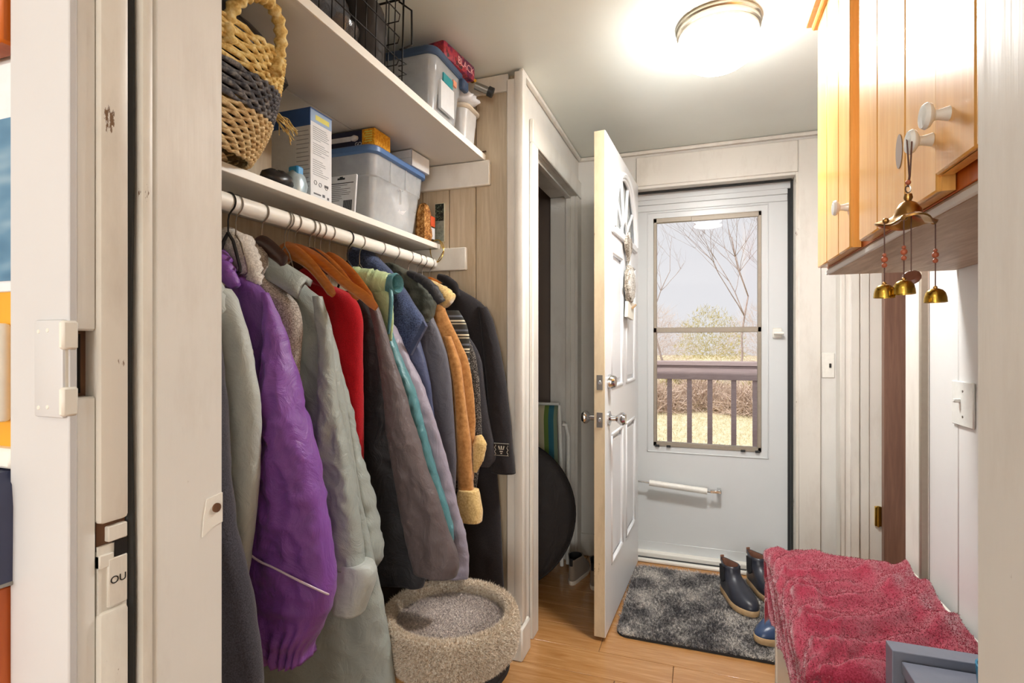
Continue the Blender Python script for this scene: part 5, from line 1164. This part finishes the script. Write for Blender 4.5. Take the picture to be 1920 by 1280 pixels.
e1 = np.array([towel_pt(min(a+.004, 1), b) for a, b in zip(uu, vv)])-pp; e2 = np.array([towel_pt(a, min(b+.004, 1)) for a, b in zip(uu, vv)])-pp
nn = np.cross(e2, e1); nn /= np.linalg.norm(nn, axis=1)[:, None]+1e-12
sg = np.sign((nn*np.array([-.5, 0, 1])).sum(1)); nn *= np.where(sg == 0, 1, sg)[:, None]
V_, F_ = blades(pp, nn, .0032, .0020, .8, 5)
pf = raw('terry_pile', V_, F_, M['towel'], o); pf['kind'] = 'stuff'
# grey table
M['grey_lam'] = plain('slate_grey_laminate', (116, 120, 134), .35)
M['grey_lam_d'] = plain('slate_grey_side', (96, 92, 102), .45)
o = thing('side_table', 'small slate grey side table in front of the red towel', 'table', (.43, 1.1, 0))
obj('back_rail', MB().box(.349, .60, 1.213, 1.253, .0, .60, .0012), M['grey_lam'], o)
obj('top', MB().box(.362, .60, .86, 1.207, .562, .585, .0012), M['grey_lam'], o)
obj('leg', MB().box(.362, .392, .86, .89, 0, .562, .001), M['grey_lam_d'], o)
obj('leg', MB().box(.57, .60, .86, .89, 0, .562, .001), M['grey_lam_d'], o)
obj('apron', MB().box(.366, .378, .89, 1.205, .50, .562, .001), M['grey_lam_d'], o)
o = thing('blue_cup', 'turquoise plastic cup on the grey side table beside the white jamb', 'cup', (.478, 1.13, .585))
obj('cup', MB().lathe([(.0001, 0), (.028, 0), (.034, .01), (.037, .05), (.034, .05), (.03, .012), (.0001, .01)], (.487, 1.135, .5855), 24), plain('turquoise_plastic', (44, 128, 166), .3), o)

# ------------------------------------------------------------------ mat
RX0, RX1, RY0_, RY1_ = -.327, .56, 2.19, 2.905
M['mat_back'] = plain('mat_rubber', (36, 34, 34), .8)
o = thing('door_mat', 'charcoal and grey shaggy door mat on the wooden floor', 'mat', (.1, 2.55, 0))
obj('backing', MB().rings([rrect(RX0, RX1, RY0_, RY1_, .05, .001), rrect(RX0, RX1, RY0_, RY1_, .05, .009)]), M['mat_back'], o)
def mat_mat():
    m, nt, N, L, b = new_mat('shaggy_pile')
    v = coords(nt); n1 = ntex(nt, v, 7, 3, .6); n2 = ntex(nt, v, 95, 2, .7)
    ad = N.new('ShaderNodeMath'); ad.operation = 'MULTIPLY_ADD'; L.new(n2, ad.inputs[0]); ad.inputs[1].default_value = .55
    hf = N.new('ShaderNodeMath'); hf.operation = 'MULTIPLY'; hf.inputs[1].default_value = .45; L.new(n1, hf.inputs[0]); L.new(hf.outputs[0], ad.inputs[2])
    L.new(ramp(nt, ad.outputs[0], [(.39, lin((62, 62, 68))), (.5, lin((146, 143, 142))), (.60, lin((238, 232, 224)))]), b.inputs['Base Color'])
    b.inputs['Roughness'].default_value = .9; b.inputs['Specular IOR Level'].default_value = .15; return m
M['pile'] = mat_mat()
rg = np.random.default_rng(1); n_ = 90000
P_ = np.stack([RX0+.004+(RX1-RX0-.008)*rg.random(n_), RY0_+.004+(RY1_-RY0_-.008)*rg.random(n_), np.full(n_, .007)], 1)
cx_ = np.clip(P_[:, 0], RX0+.05, RX1-.05); cy_ = np.clip(P_[:, 1], RY0_+.05, RY1_-.05)
P_ = P_[(np.hypot(P_[:, 0]-cx_, P_[:, 1]-cy_) < .048)]
V_, F_ = blades(P_, np.tile([0., 0., 1.], (len(P_), 1)), .016, .0032, .7, 2)
pl_ = raw('pile', V_, F_, M['pile'], o); pl_['kind'] = 'stuff'

# ------------------------------------------------------------------ footwear
def outline(L_, W_, n=36):
    P = []
    for j in range(n):
        a = 2*math.pi*j/n; x = math.cos(a)   # +1 toe
        w_ = W_*(.42+.10*math.sin(x*2.6)+.03*x)
        P.append((L_*.5*x, w_*math.sin(a)*abs(math.sin(a))**-.12 if abs(math.sin(a)) > 1e-6 else 0))
    return P
def shoe(name, label, cat, heel, toe, L_, W_, H_, mats, group=None, boot=True, solez=.028):
    h = Vector((heel[0], heel[1], heel[2])); t_ = Vector((toe[0], toe[1], heel[2])); ax = (t_-h).normalized()
    F_ = frame(h+ax*L_/2, ax, Vector((-ax.y, ax.x, 0)))
    o = thing(name, label, cat, tuple(h+ax*L_/2), group)
    out = outline(L_, W_); mb = MB(); mb.M = F_
    def ring(x0, x1, wk, z, lift=0):
        c = (x0+x1)/2; k_ = (x1-x0)/L_
        return [(c+p[0]*k_, p[1]*wk, z+lift*max(0, (p[0]*2/L_))**2) for p in out]
    hl = -L_/2
    sl = MB(); sl.M = F_
    sl.rings([ring(hl+.002, L_/2-.002, 1.0, 0, .008), ring(hl, L_/2, 1.06, .008, .008), ring(hl, L_/2, 1.06, solez-.002, .006), ring(hl+.002, L_/2-.002, 1.02, solez, .006)]); sl.M = None
    obj('sole', sl, mats[1], o, smooth=50)
    z0 = solez-.003
    if boot:
        st = [(hl+.003, L_/2-.003, 1.0, z0), (hl-.001, L_/2, 1.04, z0+.012), (hl, L_/2-.006, 1.0, z0+.026), (hl+.002, L_/2-.028, .95, z0+.042), (hl+.006, L_*.20, .86, z0+.058), (hl+.008, L_*.06, .78, z0+.075), (hl+.010, -L_*.04, .72, z0+.095), (hl+.006, -L_*.07, .72, z0+.115), (hl+.002, -L_*.07, .74, H_)]
    else:
        st = [(hl+.003, L_/2-.003, 1.0, z0), (hl, L_/2-.002, 1.03, z0+.014), (hl+.001, L_/2-.012, .98, z0+.028), (hl+.003, L_*.36, .93, z0+.042), (hl+.003, L_*.18, .84, z0+.06), (hl+.002, L_*.06, .80, H_*.9), (hl, L_*.0, .80, H_)]
    R = [ring(*s) for s in st]
    top = st[-1]
    R += [ring(top[0]+.006, top[1]-.006, top[2]*.86, H_-.002), ring(top[0]+.01, top[1]-.01, top[2]*.8, H_-.045)]
    mb.rings(R); mb.M = None
    up = obj('upper', mb, mats[0], o, smooth=180)
    ln = MB(); ln.M = F_
    ln.rings([ring(top[0]+.007, top[1]-.007, top[2]*.84, H_-.001), ring(top[0]+.011, top[1]-.011, top[2]*.78, H_-.04)], cap0=False); ln.M = None
    obj('lining', ln, mats[2], o)
    tb2 = MB(); tb2.M = F_
    if boot: tb2.box(hl-.002, hl+.004, -.009, .009, H_-.02, H_+.010, .002)
    else: tb2.box(hl-.003, hl+.003, -.008, .008, H_-.03, H_+.008, .002)
    tb2.M = None; obj('pull_tab', tb2, mats[2], o)
    if boot:
        for s_ in (-1, 1):
            el = MB(); el.M = F_
            el.prism([(-L_*.30, z0+.06), (-L_*.24, z0+.045), (-L_*.17, z0+.06), (-L_*.18, H_-.008), (-L_*.31, H_-.008)], lambda a, b, d_: (a, d_, b), s_*W_*.30, s_*W_*.405)
            el.M = None; obj('elastic_gusset', el, mats[3], o)
    return o
M['boot'] = plain('navy_leather', (42, 45, 56), .36, 0, .15, 30, .12)
M['clog'] = plain('blue_leather', (50, 70, 104), .3, 0, .12, 30, .12)
M['sole_wood'] = wood('tan_sole', (206, 176, 134), (170, 138, 98), (8, 8, 20), .6)
M['boot_lin'] = plain('brown_lining', (130, 92, 74), .8)
M['elastic'] = plain('black_elastic', (28, 28, 32), .8)
bm_ = (M['boot'], M['sole_wood'], M['boot_lin'], M['elastic'])
shoe('ankle_boot', 'navy leather ankle boot with tan wooden sole standing on the mat', 'boot', (.098, 2.735, .021), (.222, 2.475, 0), .285, .102, .155, bm_, 'navy ankle boots')
shoe('ankle_boot', 'navy leather ankle boot half hidden behind the red towel at the door', 'boot', (.222, 2.87, .021), (.345, 2.62, 0), .285, .102, .158, bm_, 'navy ankle boots')
shoe('clog', 'blue leather clog with tan sole, its toe showing past the bench corner', 'clog', (.395, 2.44, .020), (.222, 2.29, 0), .25, .10, .085, (M['clog'], M['sole_wood'], M['boot_lin'], M['elastic']), None, False)
M['canvas'] = fabric('taupe_canvas', (150, 134, 118), (126, 112, 98), 500, .9, .2)
M['rubber'] = plain('cream_rubber', (214, 204, 188), .6)
sm_ = (M['canvas'], M['rubber'], plain('black_lining', (30, 30, 32), .9), M['elastic'])
shoe('sneaker', 'taupe canvas sneaker with white heel tab standing heel out in the side doorway', 'sneaker', (-.60, 2.575, .0), (-.59, 2.82, 0), .255, .10, .125, sm_, 'taupe sneakers', False, .02)
shoe('sneaker', 'taupe canvas sneaker half hidden by the edge of the open white door', 'sneaker', (-.49, 2.56, .0), (-.475, 2.80, 0), .255, .10, .125, sm_, 'taupe sneakers', False, .02)

# ------------------------------------------------------------------ cat bed on its stand
M['plush'] = mixture('oatmeal_plush', [(172, 148, 122), (230, 214, 192), (253, 248, 238)], 170, 1, .6)
M['plush_g'] = mixture('grey_plush', [(128, 124, 130), (196, 184, 176), (244, 234, 226)], 170, 1, .6)
o = thing('cat_bed', 'round oatmeal plush cat bed perch on a carpeted post', 'cat bed', (-.648, 1.328, 0))
CB = Vector((-.648, 1.328, 0)); KB = .93
def bs_c(P): return [(r*KB*.955, 1.19-(1.19-z)*KB) for r, z in P]
rim_p = [(.155, .292), (.178, .286), (.196, .30), (.206, .33), (.207, .37), (.203, .395), (.197, .408), (.189, .411), (.180, .406), (.176, .39), (.174, .355)]
rim_p = bs_c(rim_p)
obj('rim', MB().lathe(rim_p, CB, 48), M['plush'], o, smooth=180)
obj('cushion', MB().lathe(bs_c([(.0001, .378), (.08, .378), (.15, .374), (.177, .364), (.177, .30), (.0001, .29)]), CB, 40), M['plush_g'], o, smooth=180)
obj('post', MB().lathe([(.04, .02), (.04, .36)], CB, 20), M['plush'], o)
obj('base', MB().lathe([(.0001, 0), (.145, 0), (.15, .01), (.15, .03), (.14, .035), (.0001, .035)], CB, 36), M['plush'], o)
rg = np.random.default_rng(9); n_ = 60000
rp = np.array(rim_p[1:]); seg = np.linalg.norm(np.diff(rp, axis=0), axis=1); cs = np.r_[0, np.cumsum(seg)]
tt_ = rg.random(n_)*cs[-1]; rr2 = np.interp(tt_, cs, rp[:, 0]); zz2 = np.interp(tt_, cs, rp[:, 1]); aa = rg.random(n_)*2*np.pi
ix = np.clip(np.searchsorted(cs, tt_)-1, 0, len(seg)-1); tg_ = np.diff(rp, axis=0)[ix]/seg[ix][:, None]
nr, nz = tg_[:, 1], -tg_[:, 0]
P_ = np.stack([CB.x+rr2*np.cos(aa), CB.y+rr2*np.sin(aa), zz2], 1); N_ = np.stack([nr*np.cos(aa), nr*np.sin(aa), nz], 1)
V_, F_ = blades(P_, N_, .009, .0022, .6, 3); f_ = raw('rim_pile', V_, F_, M['plush'], o); f_['kind'] = 'stuff'
n_ = 22000; r_ = .166*KB*np.sqrt(rg.random(n_)); aa = rg.random(n_)*2*np.pi
P_ = np.stack([CB.x+r_*np.cos(aa), CB.y+r_*np.sin(aa), np.full(n_, 1.19-(1.19-.374)*KB)], 1)
V_, F_ = blades(P_, np.tile([0., 0., 1.], (n_, 1)), .008, .0022, .8, 4); f_ = raw('cushion_pile', V_, F_, M['plush_g'], o); f_['kind'] = 'stuff'
for i, (x, y) in enumerate(((-.80, 1.64), (-.675, 1.65))):
    shoe('dark_shoe', ['black shoe on the closet floor under the left of the cat bed', 'black shoe on the closet floor under the right of the cat bed'][i], 'shoe', (x, y, 0), (x-.03, y+.2, 0), .25, .09, .11, (M['elastic'], M['mat_back'], M['c_char'], M['elastic']), None, False, .02)

# ------------------------------------------------------------------ side closet things
DC = Vector((-.92, 2.40, .378)); FA = Vector((-.333, .943, 0))
M['tent'] = nylon('black_tent_nylon', (40, 36, 36), .6, .1)
o = thing('round_bag', 'large black round zipped bag leaning in the side doorway', 'bag', (DC.x, DC.y, 0))
R_ = []
for r, d_ in ((.0001, -.032), (.2, -.034), (.34, -.030), (.366, -.022), (.374, -.008), (.374, .008), (.366, .022), (.34, .03), (.0001, .032)):
    R_.append((r, d_))
bgm = MB().lathe(R_, DC, 64, FA)
obj('body', bgm, M['tent'], o, smooth=60)
obj('seam', MB().tube([DC+(Vector((.943, .333, 0))*math.cos(a)+Vector((0, 0, 1))*math.sin(a))*.372-FA*.012 for a in [2*math.pi*j/64 for j in range(64)]], .004, 6, closed=True), M['black_plastic'], o)
M['deck'] = stripes('striped_canvas', 0, .2, [(0, (74, 92, 104)), (.48, (204, 194, 160)), (.655, (98, 122, 54)), (.77, (40, 98, 112)), (.91, (120, 136, 110))], .85, .6)
o = thing('beach_chair', 'folded beach chair with blue, cream and green striped canvas', 'chair', (-.78, 2.74, 0))
cv = MB()
cv.rings([[(-.93, 2.70+.02*math.sin(i), .865-.04*i-.25*max(0, i-3)*.2) for i in range(1)] for _ in range(1)]) if False else None
P_ = []
for i in range(15):
    f = i/14; z = .87-.33*f; y_ = 2.70-.03*math.sin(min(1, f*4)*math.pi/2)+.03*f
    P_.append([(-.96+.26*j/8+(.012 if j == 8 else 0)*0, y_-.004*math.sin(j*1.3), z) for j in range(9)])
cv.grid(P_); cvo = obj('canvas', cv, M['deck'], o, smooth=180)
so = cvo.modifiers.new('thick', 'SOLIDIFY'); so.thickness = .012
fr2 = MB().tube([(-.69, 2.745, .02), (-.69, 2.735, .55), (-.70, 2.73, .87)], .010, 8).tube([(-.98, 2.745, .02), (-.97, 2.73, .87)], .010, 8)
fr2.tube([(-.665, 2.78, .02), (-.66, 2.77, .70), (-.672, 2.765, .76), (-.69, 2.76, .765)], .011, 8).tube([(-.97, 2.73, .872), (-.70, 2.73, .872)], .009, 8)
obj('frame', fr2, M['white_plastic'], o)
M['dk'] = fabric('dark_brown_cloth', (52, 44, 44), (34, 28, 30))
gy = 'dark clothes in the side closet'
for i, (x, y_, hh) in enumerate(((-1.0, 2.63, .95), (-1.01, 2.54, .80))):
    st = (y_, [(1.47, x, .01, .01), (1.44, x, .05, .02), (1.38, x+.01, .14, .03), (1.25, x+.02, .17, .035), (hh, x+.02, .18, .04)])
    og = thing('dark_garment', ['dark garment on a steel hanger inside the side doorway', 'dark brown garment behind the first one inside the side doorway'][i], 'garment', (x, y_, 1.4), gy)
    obj('body', cloth_mb(None, seed=40+i, st=st, amp=.01), M['dk'], og, smooth=180)
    obj('hanger_edge', MB().tube([(x, y_-.03, 1.50), (x+.11, y_-.045, 1.43), (x+.15, y_-.045, 1.36), (x+.18, y_-.045, .9)], .005, 6), M['steel'], og)

# ------------------------------------------------------------------ decoration hanging on the open door
M['lace'] = mixture('grey_white_lace', [(120, 114, 104), (206, 202, 194), (240, 238, 232)], 130, .8, .6)
M['twig'] = mixture('grey_twig', [(82, 74, 64), (150, 140, 126), (214, 208, 198)], 150, .8, .6)
hs = .42
o = thing('door_ornament', 'white lace heart and oval ornament with a plaque hanging on the open door', 'ornament', tuple(dr(hs, .02, 1.45)))
hp = []
for j in range(28):
    a = 2*math.pi*j/28; hp.append((hs+.0042*16*math.sin(a)**3, 1.632+.0040*(13*math.cos(a)-5*math.cos(2*a)-2*math.cos(3*a)-math.cos(4*a))))
obj('heart', MB().prism(hp, fn1, .010, .026), M['twig'], o)
obj('ribbon', MB().tube([dr(hs, .02, 1.70), dr(hs, .022, 1.6), dr(hs+.01, .02, 1.56), dr(hs, .022, 1.52), dr(hs, .02, 1.40), dr(hs, .02, 1.36)], .006, 6, flat=.5), M['lace'], o)
ov = MB().lathe([(.0001, 0), (.075, 0), (.085, .01), (.08, .024), (.06, .03), (.0001, .026)], (0, 0, 0), 36)
ov.v = [tuple(dr(hs+p[0]*.95, .012+p[2], 1.455+p[1]*1.02)) for p in ov.v]
obj('oval_disc', ov, M['lace'], o)
wr_ = MB()
for k_ in range(3):
    wr_.tube([dr(hs+(.082-.004*k_)*math.cos(a), .02+.006*k_+.003*math.sin(a*9+k_), 1.455+(.087-.004*k_)*math.sin(a)) for a in [2*math.pi*j/60 for j in range(60)]], .005, 5, closed=True)
obj('oval_rim', wr_, M['twig'], o)
pq = MB(); pq.prism([(hs-.075, 1.30), (hs-.06, 1.372), (hs+.10, 1.372), (hs+.085, 1.29)], fn1, .014, .028)
obj('plaque', pq, plain('cream_plaque', (236, 232, 218), .6), o)
obj('stick', MB().tube([dr(hs+.02, .034, 1.345), dr(hs+.10, .036, 1.365)], .005, 6), M['sole_wood'], o)

# ------------------------------------------------------------------ kitchen side, far left strip
o = thing('framed_print', 'blue sea print with a white border on the kitchen wall left of the door casing', 'picture', (-.72, YN0+.008, 1.33))
M['mustard'] = paint('mustard_paint', (226, 160, 28), .5, .06)
M['sea'] = mixture('blue_print', [(66, 108, 140), (96, 136, 164), (150, 176, 192)], 6, .4, 0, (1, 1, 4))
obj('border', MB().box(-.80, -.6435, YN0+.004, YN0+.014, 1.243, 1.475, .001), M['box_white'], o)
obj('print', MB().box(-.80, -.6445, YN0+.0025, YN0+.0045, 1.254, 1.418), M['sea'], o)
struct('wall_panel_kitchen', MB().box(-1.2, -.6425, YN0+.006, YN0+.016, 1.085, 1.246), M['mustard'])
o = thing('white_plate', 'white rounded wall plate on the mustard kitchen wall', 'plate', (-.70, YN0+.006, 1.16))
obj('plate', MB().box(-.76, -.6555, YN0-.006, YN0+.0055, 1.112, 1.211, .004, 2), M['white_plastic'], o)
obj('rib', MB().box(-.70, -.667, YN0-.009, YN0-.004, 1.125, 1.198, .002), M['white_plastic'], o)
struct('trim_kitchen_rail', MB().box(-1.2, -.6425, YN0-.004, YN0+.016, 1.066, 1.086, .003), M['shelf_edge'])
o = thing('copper_box', 'orange brown wooden box high on the kitchen wall', 'box', (-.70, YN0, 1.49))
obj('body', MB().box(-.80, -.6455, YN0-.01, YN0+.014, 1.487, 1.66, .003), M['cab_gap'], o)
o = thing('bread_bin', 'dark blue rounded bin with a pale window on the orange kitchen cabinet', 'bin', (-.70, YN0, .955))
R_ = []
for y_, e in ((YN0-.018, .006), (YN0-.022, .0), (YN0-.022, 0), (YN0+.013, 0)):
    ring = []
    for x, z, in ((-.82, .957+e), (-.6375-e, .957+e), (-.6365-e, 1.03), (-.6385-e, 1.052-e), (-.648-e, 1.064-e), (-.82, 1.066-e)): ring.append((x, y_, z))
    R_.append(ring)
obj('body', MB().rings(R_), plain('navy_enamel', (54, 58, 84), .35), o)
obj('window', MB().box(-.80, -.6535, YN0-.0245, YN0-.020, .998, 1.052, .006, 2), plain('pale_blue_glass', (150, 178, 220), .2), o)
obj('shelf_rim', MB().box(-.82, -.6365, YN0-.024, YN0+.012, .9535, .9575, .001), M['steel'], o)
o = obj('orange_cabinet', MB().box(-1.2, -.6435, YN0-.03, YN0+.014, 0, .953, .003), wood('orange_stain', (206, 108, 40), (168, 70, 22), (16, 16, 1.2), .4), None, (-.8, YN0, 0))
tag(o, 'orange stained wooden cabinet side at the far left edge of the door casing', 'cabinet')

# ------------------------------------------------------------------ outside: deck rail, lawn, brush, trees
M['rail'] = wood('mauve_deck_stain', (194, 176, 174), (166, 148, 150), (2, 20, 20), .7)
GZ = -.75
deck = struct('floor_deck', MB().box(-2.6, 2.8, YB+.18, YB+.19, -.2, -.1), M['rail'])
xx = YB+.19
while xx < 4.42:
    obj('deck_board', MB().box(-2.6, 2.8, xx+.003, xx+.137, -.13, -.10, .003), M['rail'], deck); xx += .14
o = thing('deck_railing', 'brown stained wooden deck railing outside the storm door', 'railing', (.06, 4.3, -.1))
obj('cap_board', MB().box(-2.5, 2.7, 4.205, 4.345, 1.03, 1.062, .003), M['rail'], o)
obj('top_rail', MB().box(-2.5, 2.7, 4.222, 4.2415, .925, 1.03, .003), M['rail'], o)
obj('bottom_rail', MB().box(-2.5, 2.7, 4.2775, 4.316, -.02, .07, .003), M['rail'], o)
bal = [-.222, -.077, .068, .233, .378]
bal = [-.222-.147*i for i in range(1, 8)]+bal+[.378+.147*i for i in range(1, 8)]
bmb = MB().box(-.0175, .0175, 4.242, 4.277, -.06, 1.03, .002)
b0 = None
for x in bal:
    if b0 is None:
        b0 = obj('baluster', bmb, M['rail'], o)
        b0.location = (x-ORG[o].x+ORG[o].x, 0, 0)
    else:
        c = b0.copy(); COL.objects.link(c); c.parent = o; c.location = (x, 0, 0)
for x in (-2.4, 2.6): obj('post', MB().box(x-.045, x+.045, 4.30, 4.39, -.7, 1.03, .003), M['rail'], o)
M['grass'] = mixture('spring_lawn', [(204, 192, 156), (218, 210, 176), (234, 224, 202)], 9, .95, .4)
M['brush'] = mixture('dry_brush', [(176, 152, 138), (212, 190, 174), (238, 222, 208)], 30, .95, .5)
M['bark'] = mixture('pale_bark', [(140, 122, 116), (170, 152, 144), (200, 184, 174)], 8, .9, .5, (6, 6, 1))
M['leafy'] = mixture('yellow_green_buds', [(160, 150, 88), (190, 178, 112), (216, 204, 150)], 20, .95, .2)
def ground_z(x, y): return GZ+.02*noise.noise(Vector((x*.4, y*.4, 0)))+max(0, (y-13)*.035)
gm = MB().grid([[(-30+60*j/60, 3.4+40*i/50, ground_z(-30+60*j/60, 3.4+40*i/50)) for j in range(61)] for i in range(51)])
g_ = struct('floor_lawn', gm, M['grass'])
rg = np.random.default_rng(12); n_ = 30000
gx = rg.uniform(-5, 6, n_); gy_ = rg.uniform(6, 15, n_)
P_ = np.array([(a, b, ground_z(a, b)) for a, b in zip(gx, gy_)])
V_, F_ = blades(P_, np.tile([0., 0., 1.], (n_, 1)), .07, .014, .6, 8); f_ = raw('grass_blades', V_, F_, M['grass'], g_); f_['kind'] = 'stuff'
def twig_cloud(name, label, cat, c, r, n, mat, seed, length=.35, width=.012, group=None):
    rg = np.random.default_rng(seed); d_ = rg.normal(size=(n, 3)); d_ /= np.linalg.norm(d_, axis=1)[:, None]
    d_[:, 2] = np.abs(d_[:, 2]); P = np.array(c)+d_*np.array(r)*(rg.random(n)**.4)[:, None]
    nn_ = d_+rg.normal(size=(n, 3))*.7; nn_[:, 2] += .4; nn_ /= np.linalg.norm(nn_, axis=1)[:, None]
    V_, F_ = blades(P, nn_, length, width, .5, seed+1)
    o = raw(name, V_, F_, mat, None, tuple(c)); tag(o, label, cat, group); return o
def thicket(name, label, cat, spots, r, n, mat, seed, length, width):
    rg = np.random.default_rng(seed); PP = []; NN_ = []
    for x, y_ in spots:
        d_ = rg.normal(size=(n, 3)); d_ /= np.linalg.norm(d_, axis=1)[:, None]; d_[:, 2] = np.abs(d_[:, 2])
        PP.append(np.array((x, y_, ground_z(x, y_)))+d_*np.array(r)*(rg.random(n)**.4)[:, None])
        q = d_+rg.normal(size=(n, 3))*.7; q[:, 2] += .4; NN_.append(q/np.linalg.norm(q, axis=1)[:, None])
    V_, F_ = blades(np.concatenate(PP), np.concatenate(NN_), length, width, .5, seed+1)
    o = raw(name, V_, F_, mat, None, (0, spots[0][1], GZ)); tag(o, label, cat); o['kind'] = 'stuff'; return o
thicket('dry_brush', 'tangle of dry pinkish brush along the lawn behind the deck balusters', 'brush', [(-4.6, 15.2), (-2.9, 15.8), (-1.4, 15.2), (.1, 15.9), (1.5, 15.3), (3.0, 15.8), (4.6, 15.2), (6.2, 15.9)], (1.1, .6, .8), 2600, M['brush'], 60, .4, .02)
thicket('green_shrubs', 'band of low green shrubs behind the dry brush outside the window', 'shrub', [(-.3, 17.2), (2.2, 17.3), (4.4, 17.2), (-3, 17.3)], (1.2, .5, 1.0), 2200, M['leafy'], 90, .22, .05)
def tree(base, h, seed, label, spread=.55, lean=0.0):
    R_ = random.Random(seed); o = thing('bare_tree', label, 'tree', base, 'bare trees outside')
    tr = MB(); br = MB()
    def grow(mb, p, d_, L_, r, lev):
        pts = [p]; q = p.copy(); dd = d_.copy()
        for k_ in range(5):
            dd = (dd+Vector((R_.uniform(-.16, .16), R_.uniform(-.16, .16), .05))).normalized(); q = q+dd*L_/5; pts.append(q.copy())
        mb.tube(pts, [r*(1-.5*k_/5) for k_ in range(6)], 5 if lev else 8)
        if lev < 4:
            for k_ in range(4 if lev < 2 else 3):
                i_ = R_.choice((2, 3, 4, 5)); a = R_.uniform(0, 6.28)
                nd = (dd*.75+Vector((math.cos(a), math.sin(a)*.6, .25))*spread*1.15).normalized()
                grow(br, pts[i_], nd, L_*R_.uniform(.55, .8), r*.48, lev+1)
    grow(tr, Vector(base), Vector((lean, 0, 1)).normalized(), h, h*.013, 0)
    obj('trunk', tr, M['bark'], o, smooth=180); b_ = obj('branches', br, M['bark'], o, smooth=180); b_['kind'] = 'stuff'
    return o
tree((-.9, 18.9, ground_z(-.9, 18.9)), 3.3, 3, 'bare forked tree at the left of the storm door window', .6, -.2)
tree((1.1, 19.3, ground_z(1.1, 19.3)), 3.4, 8, 'bare tree leaning right in the middle of the storm door window', .6, .35)
tree((3.6, 19.0, ground_z(3.6, 19.0)), 3.6, 14, 'bare tree at the right of the storm door window', .55, .1)
twig_cloud('budding_tree', 'pale yellow budding tree crown in the middle of the storm door window', 'tree', (.35, 22.5, .6), (1.4, .9, 2.1), 2600, M['leafy'], 120, .16, .022)
for i, (x, w_) in enumerate(((-3.2, 2.2), (4.2, 2.6))):
    twig_cloud('far_thicket', ['pale twiggy thicket on the left horizon outside', 'pale twiggy thicket on the right horizon outside'][i], 'thicket', (x, 25, .3), (w_*1.5, .8, 2.9), 6500, M['brush'], 140+i, .5, .011)
